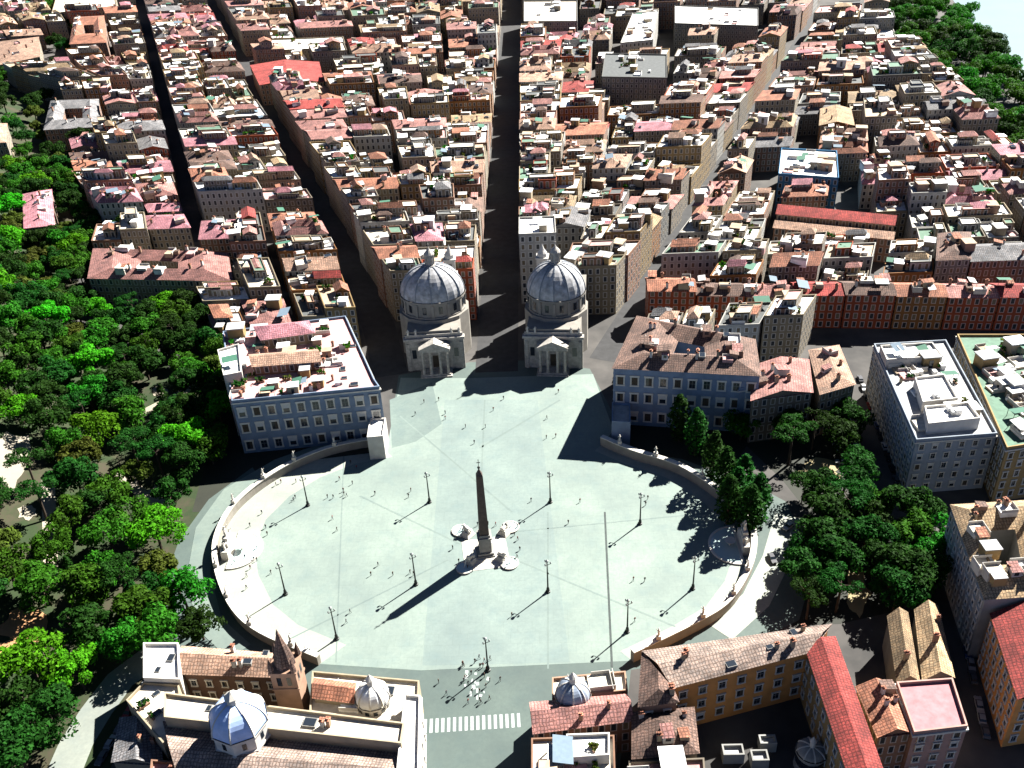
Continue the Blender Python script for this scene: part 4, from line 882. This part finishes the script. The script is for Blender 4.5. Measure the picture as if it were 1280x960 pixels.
hb('white_tower_house', 'tall white tower house behind the riverward domed church on the avenue', 'tower', [(11, 160), (27, 160), (27, 178), (11, 178)], 33, wall=WALL['white'], rmat=FLAT['white'], z0=0, bits=[('stair_hut', 1), ('awning', 1)])
# row of red fronted houses
a, b = (64, 137), (222, 121)
for i, (wk, rk) in enumerate((('red', 'terracotta'), ('red', 'brown'), ('orange', 'rose'), ('red', 'red'), ('red', 'brown'), ('orange', 'terracotta'), ('red', 'rose'), ('red', 'red'))):
    p, q = mid(a, b, i / 8 + 0.002), mid(a, b, (i + 1) / 8 - 0.002); d = (0.1, 11.5)
    hb('red_house', f'red fronted house with {rk} roof, {ordn(i)} along the red row from riverward diagonal', 'house', [p, q, (q[0] + d[0], q[1] + d[1] + 0.1), (p[0] + d[0], p[1] + d[1] + 0.1)], random.uniform(14, 16.5), wall=WALL[wk], rmat=ROOF[rk], roof='pitched', rise=2.4, z0=0, group='row of red fronted houses', bits=[('chimney', 3), ('dormer', 2), ('terrace', 1), ('awning', 1)])
# landmarks inside the city
hb('blue_building', 'blue fronted building with white roof clutter among the riverward rooftops', 'building', [xy(968, 262), xy(1042, 268), xy(1040, 232), xy(972, 228)], 19, wall=WALL['blue'], rmat=FLAT['white'], z0=0, bits=[('terrace', 6), ('awning', 3), ('stair_hut', 3)])
hb('long_house', 'long narrow house under a rose red roof on the riverward side', 'house', [(134, 214), (184, 196), (188, 206), (138, 225)], 15, wall=WALL['cream'], rmat=ROOF['red'], roof='pitched', rise=2.6, z0=0)
hb('long_house', 'long salmon house right before the long rose red roof', 'house', [(131, 205), (181, 187), (184, 194.5), (134, 212.5)], 12, wall=WALL['salmon'], rmat=ROOF['peach'], roof='pitched', rise=2.0, z0=0)
hb('slab_block', 'huge dark fronted block with a flat roof in the upper city', 'building', [xy(752, 142), xy(832, 144), xy(832, 112), xy(756, 110)], 24, wall=WALL['grey'], rmat=FLAT['dark'], z0=0, bits=[('terrace', 4), ('stair_hut', 3), ('air_unit', 4), ('planter', 4)])
hb('slab_block', 'wide dark fronted block with pale roof beside the central avenue in the upper city', 'building', [xy(656, 62), xy(722, 62), xy(722, 34), xy(656, 34)], 22, wall=WALL['grey'], rmat=FLAT['cream'], z0=0, bits=[('terrace', 3), ('stair_hut', 2), ('air_unit', 3)])
hb('white_hall', 'tall white building with stepped terraces in the upper city', 'building', [xy(775, 92), xy(815, 88), xy(822, 48), xy(790, 52)], 22, wall=WALL['white'], rmat=FLAT['white'], z0=0, bits=[('terrace', 5), ('stair_hut', 3), ('awning', 2)])
hb('slab_block', 'long dark block with white roof edge near the upper riverward street', 'building', [xy(842, 62), xy(945, 66), xy(945, 42), xy(842, 38)], 20, wall=WALL['grey'], rmat=FLAT['white'], z0=0, bits=[('terrace', 5), ('air_unit', 3)])
hb('red_hall', 'wide hall with deep red roof beside the park-side diagonal in the upper city', 'hall', [xy(330, 132), xy(408, 128), xy(402, 102), xy(318, 106)], 15, wall=WALL['salmon'], rmat=ROOF['red'], roof='pitched', rise=3, z0=0)
hb('white_hall', 'long white terrace block at the top of the park-side diagonal', 'building', [xy(338, 86), xy(436, 82), xy(432, 68), xy(334, 72)], 14, wall=WALL['cream'], rmat=FLAT['white'], z0=0, bits=[('planter', 4)])
hb('orange_house', 'orange fronted house with ochre roof among the riverward rooftops', 'house', [xy(1020, 192), xy(1062, 192), xy(1058, 170), xy(1022, 170)], 17, wall=WALL['orange'], rmat=ROOF['ochre'], roof='pitched', rise=2.4, z0=0, bits=[('chimney', 2)])
hb('park_villa', 'pink villa with speckled roof standing alone in the park trees', 'villa', [xy(40, 312), xy(76, 308), xy(72, 262), xy(38, 268)], 11, wall=WALL['salmon'], rmat=ROOF['pink'], roof='pitched', rise=2.5, hip=0.9, bits=[('chimney', 4), ('skylight', 3), ('terrace', 2)])
hb('park_villa', 'peach villa at the edge of the park trees above the pink villa', 'villa', [xy(-14, 222), xy(22, 220), xy(22, 195), xy(-14, 196)], 12, wall=WALL['cream'], rmat=ROOF['peach'], roof='pitched', rise=2.5, hip=0.9, bits=[('chimney', 3)])
hb('park_villa', 'grand villa with rose front wing and dark roof at the head of the park', 'villa', [xy(64, 190), xy(132, 186), xy(130, 150), xy(72, 152)], 15, wall=WALL['salmon'], rmat=ROOF['grey'], roof='ring', court=0.4, rise=3, bits=[('chimney', 6), ('terrace', 3)])
hb('park_villa', 'brown roofed tower house beside the dark garden at the top of the park', 'villa', [xy(95, 82), xy(140, 80), xy(136, 44), xy(100, 46)], 18, wall=WALL['salmon'], rmat=ROOF['terracotta'], roof='ring', court=0.35, rise=3, bits=[('chimney', 5), ('terrace', 3)])
hb('park_villa', 'cream villa with pale front at the far upper edge of the park', 'villa', [xy(0, 104), xy(56, 92), xy(54, 66), xy(6, 72)], 14, wall=WALL['cream'], rmat=ROOF['peach'], roof='pitched', rise=2.6, hip=0.8, bits=[('chimney', 4), ('terrace', 2)])
hb('park_villa', 'long cream villa with terrace roof in the farthest row above the park', 'villa', [xy(70, 36), xy(150, 26), xy(148, 8), xy(76, 12)], 14, wall=WALL['cream'], rmat=FLAT['cream'], bits=[('terrace', 4), ('awning', 2)])
hb('palace', 'palace with broad yellow sunlit front facing the park trees', 'palace', [xy(122, 384), xy(298, 388), xy(292, 352), xy(128, 346)], 15, wall=WALL['cream'], rmat=ROOF['rose'], roof='ring', court=0.3, rise=3, bits=[('chimney', 8), ('terrace', 6), ('dormer', 4)])

# ------------------------------------------------------------------ the city's houses, one by one
def overlaps(P):
    c = cen(P)
    for A in AVOID:
        ca = cen(A)
        if abs(ca[0] - c[0]) > 90 or abs(ca[1] - c[1]) > 90: continue
        if any(inpoly(*p, A) for p in P) or inpoly(*c, A) or any(inpoly(*p, P) for p in A) or any(inpoly(*mid(P[i], P[(i + 1) % 4]), A) for i in range(4)): return True
    return False
def inview(P, h):
    q = [proj((*p, zz)) for p in P for zz in (0, h)]
    return max(a for a, b in q) > -60 and min(a for a, b in q) < 1340 and max(b for a, b in q) > -25
CAND = []
for key, P in LOTS:
    if area(P) < 60 or overlaps(P): continue
    if key == 'E' and cen(P)[0] > emb(cen(P)[1]) - 6: continue
    if not inview(P, 18): continue
    CAND.append((key, P))
# rows counted from the square, places counted across each row
from collections import defaultdict
band = defaultdict(list)
for key, P in CAND: band[(key, int((cen(P)[1] - 60) / 30))].append(P)
WNAMES = ['cream', 'ochre', 'salmon', 'white', 'beige', 'orange', 'grey', 'red']; WW = [5, 3, 5, 4, 4, 1.4, 1.5, 0.7]
RNAMES = ['terracotta', 'rose', 'red', 'brown', 'peach', 'ochre', 'grey', 'pink']; RW = [4, 5, 1.6, 2.6, 4, 1.8, 2.6, 3.2]
FNAMES = ['white', 'cream', 'grey', 'dark', 'green', 'pink', 'tan']; FW = [9, 5, 4, 3.2, 2.2, 2.4, 2]
keys = sorted(band); rowno = {}
for k in sorted({k[0] for k in keys}):
    for n, kk in enumerate(sorted(q for q in keys if q[0] == k)): rowno[kk] = n
NH = defaultdict(int)
for kk in keys:
    for n, P in enumerate(sorted(band[kk], key=lambda q: cen(q)[0])):
        key = kk[0]; y = cen(P)[1]; rn = random.Random(int(cen(P)[0] * 97 + y * 31)); ar = area(P)
        h = rn.choice((11, 14, 14, 17, 17, 20, 20, 23)) + rn.uniform(-1, 1)
        cx_ = cen(P)[0]
        for kk_, fx in (('D', 10), ('C', bab(y) + 15), ('B', nar(y) + 10)):
            if key == kk_ and min(p[0] for p in P) < fx + 7: h = rn.uniform(21, 25)
        if key in 'CD' and y < 200: h = rn.uniform(21, 25)
        Q = inset(P, rn.choice((0.05, 0.05, 0.3, 0.8))) if ar > 150 else P
        f = rn.random(); pos = f', {ordn(n)} in row {ordn(rowno[kk])} {SECT[key]}'
        dens = 1.0 if y < 330 else 0.75 if y < 520 else 0.5
        def nb(a, b): return max(0, round(rn.uniform(a, b) * dens * max(0.7, min(1.8, ar / 420))))
        wk = rn.choices(WNAMES, WW)[0]
        grp = 'city houses ' + SECT[key]
        random.seed(rn.random())
        def attics(n, pitchy):
            L = []
            for _ in range(n):
                s0, t0 = rn.uniform(0.04, 0.5), rn.uniform(0.04, 0.5); s1, t1 = min(0.96, s0 + rn.uniform(0.28, 0.5)), min(0.96, t0 + rn.uniform(0.28, 0.5))
                tl = rn.random() < pitchy
                L.append((s0, s1, t0, t1, rn.uniform(2.8, 5.5), WALL[rn.choices(WNAMES, WW)[0]], ROOF[rn.choices(RNAMES, RW)[0]] if tl else FLAT[rn.choices(FNAMES, FW)[0]], rn.uniform(1.2, 2.2) if tl else 0))
            return L
        na = rn.choice((0, 1, 1, 2)) if ar > 260 else rn.choice((0, 0, 1))
        if f < 0.3:
            rk = rn.choices(RNAMES, RW)[0]; hip = rn.choice((0, 0, 0.7, 1.0))
            building('townhouse', f'{rk} tiled townhouse' + pos, 'townhouse', Q, h, WALL[wk], 'pitched', ROOF[rk], rise=rn.uniform(1.8, 3.4), hip=hip, z0=0, group=grp, attic=attics(rn.choice((0, 0, 1)), 0.3), bits=[('chimney', nb(1, 4)), ('dormer', nb(0, 2)), ('terrace', nb(0, 2)), ('skylight', nb(0, 3)), ('awning', nb(0, 1)), ('stair_hut', nb(0, 1))])
        elif f < 0.47 and ar > 360:
            rk = rn.choices(RNAMES, RW)[0]
            building('courtyard_house', f'{rk} tiled courtyard house' + pos, 'courtyard house', Q, h, WALL[wk], 'ring', ROOF[rk], rise=rn.uniform(1.8, 3), court=rn.uniform(0.3, 0.45), z0=0, group=grp, bits=[('chimney', nb(2, 5)), ('dormer', nb(1, 3)), ('terrace', nb(1, 3)), ('awning', nb(0, 2)), ('stair_hut', nb(0, 2)), ('planter', nb(0, 2))])
        else:
            rk = rn.choices(FNAMES, FW)[0]
            building('terraced_building', f'{rk.replace("tan", "sandy")} flat-roofed building' + pos, 'flat-roofed building', Q, h, WALL[wk], 'flat', FLAT[rk], z0=0, group=grp, attic=attics(na + 1, 0.4), bits=[('stair_hut', nb(1, 4)), ('awning', nb(0, 2)), ('terrace', nb(1, 4)), ('planter', nb(1, 4)), ('air_unit', nb(0, 3)), ('chimney', nb(1, 3)), ('skylight', nb(0, 2)), ('water_tank', nb(0, 1))])
        NH[('p' if f < 0.42 else 'r' if f < 0.62 else 'f')] += 1
random.seed(5)
print('houses', dict(NH), 'lots', len(LOTS))

# ------------------------------------------------------------------ trees
def leaf_quads(mb, c, r, n, size, flat=1.0):
    for _ in range(n):
        d = Vector((random.gauss(0, 1), random.gauss(0, 1), random.gauss(0, 1))).normalized()
        if d.z < -0.35 and random.random() < 0.7: d.z = -d.z
        p = Vector(c) + Vector((d.x * r, d.y * r, d.z * r * flat)) * random.uniform(0.72, 1.06)
        nn = (d + Vector((random.gauss(0, 0.55), random.gauss(0, 0.55), random.gauss(0, 0.55) + 0.25))).normalized()
        e = nn.orthogonal().normalized(); g = nn.cross(e); a = random.uniform(0, PI); e, g = e * math.cos(a) + g * math.sin(a), g * math.cos(a) - e * math.sin(a)
        s = size * random.uniform(0.6, 1.3)
        mb.face([p + e * s, p + g * s * 0.6, p - e * s, p - g * s * 0.6], 0, [(0, 0), (1, 0), (1, 1), (0, 1)])
def crown_broad(seed, R=6.5, H=12.5, n=3000):
    random.seed(seed); mb = MB(); k = random.randint(17, 22); tips = []
    for i in range(k):
        a = random.uniform(0, 2 * PI); q = math.sqrt(random.random()) * R * 0.72; zz = H * random.uniform(0.34, 0.68) + (1 - q / R) * H * 0.24
        r = random.uniform(0.2, 0.36) * R
        c = (q * math.cos(a), q * math.sin(a), zz); tips.append(c); leaf_quads(mb, c, r, int(n / k), 0.5, 0.85)
    return mb, tips
def trunk_mesh(H, tips, r0=0.42):
    mb = MB(); top = (0.2, 0.1, H * 0.42); mb.tube((0, 0, -1.5), top, r0, r0 * 0.7, 8)
    for c in random.sample(tips, min(6, len(tips))): mb.tube(top, (c[0] * 0.8, c[1] * 0.8, c[2]), r0 * 0.45, 0.06, 5)
    return mb
def mkbroad(seed, leaf, R, H):
    mb, tips = crown_broad(seed, R, H); return mb.mesh('crown', LEAF[leaf]), trunk_mesh(H, tips).mesh('trunk', BARK)
def mkpine(seed):
    random.seed(seed); mb = MB(); tips = []
    for i in range(15):
        a = random.uniform(0, 2 * PI); q = math.sqrt(random.random()) * 5.4; c = (q * math.cos(a), q * math.sin(a), 13.4 - q * 0.12 + random.uniform(-0.4, 0.5)); tips.append(c); leaf_quads(mb, c, random.uniform(1.3, 2.1), 120, 0.36, 0.5)
    t = MB(); t.tube((0, 0, -1.5), (0.2, 0.3, 10.4), 0.45, 0.3, 8)
    for c in random.sample(tips, 8): t.tube((0.2, 0.3, 10.2), c, 0.2, 0.05, 5)
    return mb.mesh('crown', LEAF['dark']), t.mesh('trunk', BARK)
def mkcyp(seed):
    random.seed(seed); mb = MB()
    for i in range(9):
        t = i / 8; leaf_quads(mb, (random.uniform(-0.2, 0.2), random.uniform(-0.2, 0.2), 1.6 + t * 9.6), 1.75 * math.sin(PI * (0.22 + 0.74 * t)) + 0.25, 120, 0.34, 1.2)
    t = MB(); t.tube((0, 0, -1), (0, 0, 8), 0.3, 0.1, 7); return mb.mesh('crown', LEAF['dark']), t.mesh('trunk', BARK)
TR = dict(dark=[mkbroad(s, 'dark', 8.3, 14) for s in (1, 2, 3, 4)], mid=[mkbroad(s, 'mid', 8.0, 13.5) for s in (5, 6, 7)], lime=[mkbroad(s, 'lime', 8.6, 13.5) for s in (8, 9)], olive=[mkbroad(s, 'olive', 6.4, 11) for s in (10, 11)], pine=[mkpine(12), mkpine(13)], cypress=[mkcyp(14), mkcyp(15)])
random.seed(21)
TNAME = dict(dark='broadleaf_tree', mid='broadleaf_tree', lime='lime_tree', olive='small_tree', pine='umbrella_pine', cypress='cypress_tree')
TREES = []
def tree(kind, x, y, sc, label, group, zs=1.0):
    cr, tk = random.choice(TR[kind]); n = TNAME[kind]
    r = thing(n, label, 'tree', (x, y, hill(x, y)), random.uniform(0, 2 * PI), group); r.scale = (sc, sc, sc * zs)
    put('crown', cr, r); put('trunk', tk, r); TREES.append((x, y, sc)); return r
def blocked(x, y, rad, gap=1.0):
    for A in AVOID:
        c = cen(A)
        if abs(c[0] - x) < 70 and abs(c[1] - y) < 70:
            if inpoly(x, y, inset(A, -rad) if len(A) == 4 else A): return True
    for key, L in CAND:
        if key in 'AGHE' and abs(L[0][0] - x) < 50 and abs(L[0][1] - y) < 50 and inpoly(x, y, inset(L, -min(rad, 2.5))): return True
    for cx, cy, rx, ry in CLEAR:
        if ((x - cx) / (rx + rad * 1.2 * gap)) ** 2 + ((y - cy + 6 * gap) / (ry + (rad * 1.1 + 6) * gap)) ** 2 < 1: return True
    return False
def free(x, y, d): return all((x - a) ** 2 + (y - b) ** 2 > (d * (0.5 + 0.5 * s)) ** 2 for a, b, s in TREES)
# bright individual trees that stand out
for px, py, kd, sc, lab in ((122, 480, 'lime', 1.25, 'large vivid green tree in the middle of the park'), (128, 560, 'lime', 1.15, 'bright green tree below the large vivid one in the park'), (203, 690, 'lime', 1.2, 'vivid green tree at the park edge beside the pale park-side wall road'), (50, 855, 'lime', 1.25, 'bright green tree in the near park corner by the park road'), (276, 492, 'lime', 0.8, 'small lime green tree against the white corner of the park-side palace'), (100, 325, 'lime', 1.1, 'bright tree below the pink villa near the narrow street'), (66, 420, 'lime', 1.15, 'bright green tree near the upper left park clearing'), (18, 320, 'lime', 1.2, 'vivid green tree at the frame edge below the pink villa'), (30, 530, 'lime', 0.9, 'bright green tree beside the white park clearing'), (20, 735, 'mid', 1.15, 'mid green tree above the orange earth clearing'), (232, 415, 'mid', 1.15, 'mid green tree before the yellow park-front palace'), (855, 95, 'mid', 1.3, 'lone green tree among the upper city rooftops'), (1120, 160, 'mid', 1.2, 'lone green tree between riverward rooftops and the embankment'), (1160, 700, 'mid', 1.1, 'bright topped tree right of the sandy garden path'), (1128, 690, 'mid', 1.1, 'green tree just above the sandy garden path'), (905, 520, 'mid', 0.95, 'green tree growing against the riverward palace front'), (925, 550, 'mid', 0.9, 'smaller green tree in front of the riverward palace')):
    p = at(px, py); tree(kd, p.x, p.y, sc, lab, 'trees that stand out')
def scatter(poly, d, kinds, wts, label, group, smin=0.85, smax=1.2, maxn=400, tries=6000):
    xs = [p[0] for p in poly]; ys_ = [p[1] for p in poly]; n = 0
    for _ in range(tries):
        if n >= maxn: break
        x, y = random.uniform(min(xs), max(xs)), random.uniform(min(ys_), max(ys_))
        if not inpoly(x, y, poly) or blocked(x, y, 3.5, 0.6 if 'garden' in group else 1.0) or not free(x, y, d): continue
        q = proj((x, y, hill(x, y) + 8))
        if not (-60 < q[0] < 1340 and -60 < q[1] < 1060): continue
        k = random.choices(kinds, wts)[0]; tree(k, x, y, random.uniform(smin, smax), label[k] if isinstance(label, dict) else label, group).name = ('plane_tree' if 'plane' in group else TNAME[k]); n += 1
    return n
def ground_xy(*p): q = at(*p); return (q.x, q.y)
park = [ground_xy(*p) for p in ((262, 800), (226, 752), (214, 710), (220, 650), (266, 585), (300, 530), (280, 470), (290, 400), (120, 392), (140, 312), (225, 300), (130, 200), (-40, 220), (-60, 1000), (50, 1000), (110, 890), (170, 830))]
# keep the park road clear
CLEAR_ROAD = []
for p in ((190, 820), (165, 838), (150, 850), (135, 870), (120, 890), (108, 910), (95, 930), (85, 955), (80, 980)):
    q = at(*p); CLEAR.append((q.x, q.y, 0, -7))
n1 = scatter(park, 8.2, ['dark', 'mid', 'lime', 'olive', 'pine', 'cypress'], [6, 4, 0.8, 1, 1.1, 0.5], dict(dark='dark green broadleaf tree packed in the hillside park', mid='mid green broadleaf tree packed in the hillside park', lime='bright yellow-green tree packed in the hillside park', olive='small olive green tree packed in the hillside park', pine='flat topped umbrella pine in the hillside park', cypress='narrow dark cypress in the hillside park'), 'trees of the hillside park', maxn=235)
upper = [ground_xy(*p) for p in ((-60, 215), (125, 205), (150, 120), (110, 20), (60, 0), (-80, 20))]
n2 = scatter(upper, 9.5, ['dark', 'mid', 'olive'], [6, 2, 2], dict(dark='dark tree between the villas above the park', mid='mid green tree between the villas above the park', olive='small olive tree between the villas above the park'), 'trees between the upper villas', maxn=60)
gar = [ground_xy(*p) for p in ((968, 560), (905, 535), (960, 500), (1040, 520), (1062, 560), (1070, 640), (1160, 655), (1165, 720), (1150, 755), (1110, 770), (1050, 775), (985, 780), (1000, 720), (1026, 650), (990, 600))]
n3 = scatter(gar, 7.2, ['dark', 'mid', 'pine'], [6, 1.5, 1], dict(dark='dark broadleaf tree in the garden beyond the riverward wall', mid='mid green tree in the garden beyond the riverward wall', pine='umbrella pine in the garden beyond the riverward wall'), 'garden trees by the riverward wall', maxn=52)
riv = [(emb(y) + 3, y) for y in (180, 260, 340, 420, 500, 560, 640, 720)] + [(398, 720), (370, 560), (356, 463), (348, 300), (325, 180)]
n4 = scatter(riv, 8.0, ['mid', 'dark'], [5, 2], dict(mid='green plane tree lining the river embankment', dark='darker plane tree lining the river embankment'), 'plane trees along the river', 1.1, 1.6, maxn=85)
# a row of trees behind the riverward curved wall throws its shadow on the square
row_px = [(796, 588), (816, 607), (836, 640), (850, 662), (862, 690), (852, 700), (878, 714), (890, 700), (872, 672)]
for i, p in enumerate(row_px):
    q = xy(*p); L = 22.5
    tree('cypress', q[0] + L * 0.72, q[1] + L * 0.695, 1.08, 'dense dark cypress close behind the riverward curved wall, throwing shadow on the square', 'cypress row behind the riverward wall', 1.0).scale = (2.1, 2.1, 1.66)
n5 = 0
for key, P in LOTS:      # courtyard and roof-garden trees in the city
    pass
print('trees', len(TREES), n1, n2, n3, n4)

# ------------------------------------------------------------------ cars
def car_parts():
    mb = MB()
    prof = [(-2.1, 0.35), (-2.15, 0.85), (-1.9, 0.98), (1.2, 1.0), (2.1, 0.85), (2.2, 0.45), (2.1, 0.3)]
    for s0, s1, w0, w1 in ((0, 0, 0, 0),):
        for (y0, z0), (y1, z1) in zip(prof, prof[1:] + prof[:1]): mb.face([(-0.85, y0, z0), (0.85, y0, z0), (0.85, y1, z1), (-0.85, y1, z1)])
        mb.face([(0.85, y, z) for y, z in prof]); mb.face([(-0.85, y, z) for y, z in reversed(prof)])
    lo = [(-0.8, -1.75, 0.97), (0.8, -1.75, 0.97), (0.8, 0.95, 0.99), (-0.8, 0.95, 0.99)]; hi = [(-0.66, -1.35, 1.45), (0.66, -1.35, 1.45), (0.66, 0.25, 1.47), (-0.66, 0.25, 1.47)]
    mb.face(hi); body = mb
    g = MB()
    for i in range(4): g.face([lo[i], lo[(i + 1) % 4], hi[(i + 1) % 4], hi[i]])
    wh = MB(); 
    for i in range(12):
        a, b = 2 * PI * i / 12, 2 * PI * (i + 1) / 12; q = [(x, 0.32 * math.cos(t), 0.32 * math.sin(t)) for x, t in ((-0.1, a), (-0.1, b), (0.1, b), (0.1, a))]; wh.face(q)
    for x in (-0.1, 0.1): wh.face([(x, 0.32 * math.cos(2 * PI * i / 12), 0.32 * math.sin(2 * PI * i / 12)) for i in range(12)])
    hl = MB(); hl.box((0, 0, 0), (0.35, 0.08, 0.16)); return body, g, wh, hl
bd, gl, wh, hl = car_parts()
CG = gl.mesh('windows', GLASS); CW = wh.mesh('wheel', IRON); CH = hl.mesh('headlight', LAMPG)
CCOL = dict(white=(0.75, 0.75, 0.75), silver=(0.45, 0.46, 0.48), black=(0.02, 0.02, 0.022), blue=(0.05, 0.1, 0.25), red=(0.35, 0.03, 0.03), grey=(0.15, 0.15, 0.16))
CB = {k: bd.mesh('body', plain('paint_' + k, c, 0.3, 0.05)) for k, c in CCOL.items()}
def car(col, x, y, z, rz, label, group):
    r = thing('parked_car', label, 'car', (x, y, z), rz, group); put('body', CB[col], r); put('windows', CG, r)
    for sx in (-0.82, 0.82):
        for sy in (-1.35, 1.4): put('wheel', CW, r, (sx, sy, 0.32))
    for sx in (-0.55, 0.55): put('headlight', CH, r, (sx, 2.18, 0.66))
    return r
def car_row(a, b, n, place, group, skip=0.12):
    rz = math.atan2(b[1] - a[1], b[0] - a[0]) - PI / 2
    for i in range(n):
        c = random.choice(list(CCOL)); 
        if random.random() < skip: continue
        p = mid(a, b, (i + 0.5) / n); car(c, p[0] + random.uniform(-0.15, 0.15), p[1], 0.05, rz + random.choice((0, PI)) + random.uniform(-0.03, 0.03), f'{c} car parked {place}, {ordn(i)} place from the near end', group)
sa, sb = xy(1128, 640), xy(1068, 470)
car_row((sa[0] + 1.5, sa[1]), (sb[0] + 1.5, sb[1]), 13, 'along the white apartment building', 'cars in the shaded street')
car_row((sa[0] - 7.5, sa[1] + 2), (sb[0] - 7.5, sb[1] + 2), 13, 'opposite the white apartment building', 'cars in the shaded street')
ta, tb = xy(1238, 925), xy(1186, 690)
car_row((ta[0] - 1, ta[1]), (tb[0] - 1, tb[1]), 16, 'on the pink terrace side', 'cars in the near street')
car_row((ta[0] + 5.0, ta[1] + 1), (tb[0] + 5.0, tb[1] + 1), 15, 'under the tall dark block', 'cars in the near street', 0.2)
qa, qb = ground_xy(95, 960), ground_xy(170, 842)
car_row((qa[0] + 5.4, qa[1]), (qb[0] + 4.5, qb[1] - 2), 6, 'along the park road by the basilica', 'cars on the park road', 0.3)
for i, (px, py, c) in enumerate(((1045, 560, 'white'), (1052, 580, 'silver'), (985, 660, 'white'), (965, 700, 'grey'))):
    p = xy(px, py); car(c, p[0], p[1], 0.1, 0.3 + i, f'{c} car by the garden trees, {("near the shaded street", "below the first white one", "on the pale pavement", "close to the curved wall")[i]}', 'cars by the garden')

# ------------------------------------------------------------------ people on the square
def person_mesh(nm, shirt, legs, stride, armf):
    V = [(0, 0, 0.95), (0, 0, 1.2), (0, 0, 1.42), (0, 0, 1.53), (0, 0.02, 1.68), (0.1, 0, 0.9), (0.11, stride, 0.5), (0.11, stride * 1.2 - 0.05, 0.06), (0.11, stride * 1.2 + 0.12, 0.04), (-0.1, 0, 0.9), (-0.11, -stride * 0.6, 0.5), (-0.11, -stride * 1.5 - 0.05, 0.06), (-0.11, -stride * 1.5 + 0.12, 0.04), (0.2, 0, 1.4), (0.26, -armf, 1.13), (0.25, -armf + 0.1, 0.88), (-0.2, 0, 1.4), (-0.26, armf, 1.13), (-0.25, armf + 0.12, 0.88)]
    Eg = [(0, 1), (1, 2), (2, 3), (3, 4), (0, 5), (5, 6), (6, 7), (7, 8), (0, 9), (9, 10), (10, 11), (11, 12), (2, 13), (13, 14), (14, 15), (2, 16), (16, 17), (17, 18)]
    Rr = [0.15, 0.15, 0.16, 0.06, 0.115, 0.095, 0.065, 0.045, 0.04, 0.095, 0.065, 0.045, 0.04, 0.07, 0.045, 0.035, 0.07, 0.045, 0.035]
    me = bpy.data.meshes.new('p'); me.from_pydata(V, Eg, []); o = put('p', me)
    o.modifiers.new('s', 'SKIN'); 
    for i, r_ in enumerate(Rr): me.skin_vertices[0].data[i].radius = (r_, r_)
    me.skin_vertices[0].data[0].use_root = True
    o.modifiers.new('d', 'SUBSURF').levels = 1
    bpy.context.view_layer.update(); dg = bpy.context.evaluated_depsgraph_get(); m2 = bpy.data.meshes.new_from_object(o.evaluated_get(dg)); m2.name = nm; bpy.data.objects.remove(o)
    m2.materials.clear()
    for m_ in (legs, shirt, SKIN, HAIR): m2.materials.append(m_)
    for p in m2.polygons:
        c = p.center; p.use_smooth = True
        p.material_index = 0 if c.z < 0.95 and abs(c.x) < 0.2 else 3 if c.z > 1.7 or (c.z > 1.6 and c.y < -0.02) else 2 if c.z > 1.5 or (abs(c.x) > 0.2 and c.z < 1.15) else 1
    return m2
SKIN = plain('skin', (0.45, 0.28, 0.2), 0.6, 0.05); HAIR = plain('hair', (0.03, 0.02, 0.015), 0.6)
CL = {k: plain('cloth_' + k, c, 0.9, 0.1) for k, c in dict(black=(0.015, 0.015, 0.018), navy=(0.02, 0.03, 0.08), red=(0.3, 0.03, 0.03), brown=(0.1, 0.06, 0.04), white=(0.7, 0.7, 0.7)).items()}
PM = [(person_mesh('person', CL[a], CL[b], s, f), a) for a, b, s, f in (('black', 'navy', 0.0, 0.02), ('navy', 'black', 0.22, 0.1), ('red', 'navy', 0.18, 0.08), ('brown', 'black', 0.0, 0.03), ('black', 'brown', 0.2, 0.1))]
def person(px, py, place, grp):
    p = xy(px, py); m_, c = random.choice(PM); o = put('person', m_, None, (p[0], p[1], 0.055), random.uniform(0, 2 * PI))
    tag(o, f'person in {c} top {place}', 'person', grp)
for i in range(26): person(random.gauss(590, 14), random.uniform(822, 880), 'walking where the square meets the gate road', 'people at the gate end')
for i in range(16): person(random.gauss(312, 20), random.gauss(700, 28), 'near the semicircular park-side fountain', 'people by the park-side fountain')
for i in range(16):
    a = random.uniform(0, 2 * PI); person(608 + 42 * math.cos(a), 686 + 30 * math.sin(a), 'beside the lion fountains round the obelisk', 'people round the obelisk')
for i in range(24): person(random.choice((420, 520, 720, 800, 650, 470)) + random.gauss(0, 9), random.choice((620, 660, 720, 770)) + random.gauss(0, 6), 'out on the open white paving', 'people on the open paving')
for i in range(14): person(random.uniform(510, 700), random.uniform(490, 560), 'on the paving before the twin churches', 'people before the twin churches')
for i in range(14): person(random.uniform(340, 460), random.uniform(572, 640), 'on the pale strip along the park-side wall', 'people along the park-side wall')
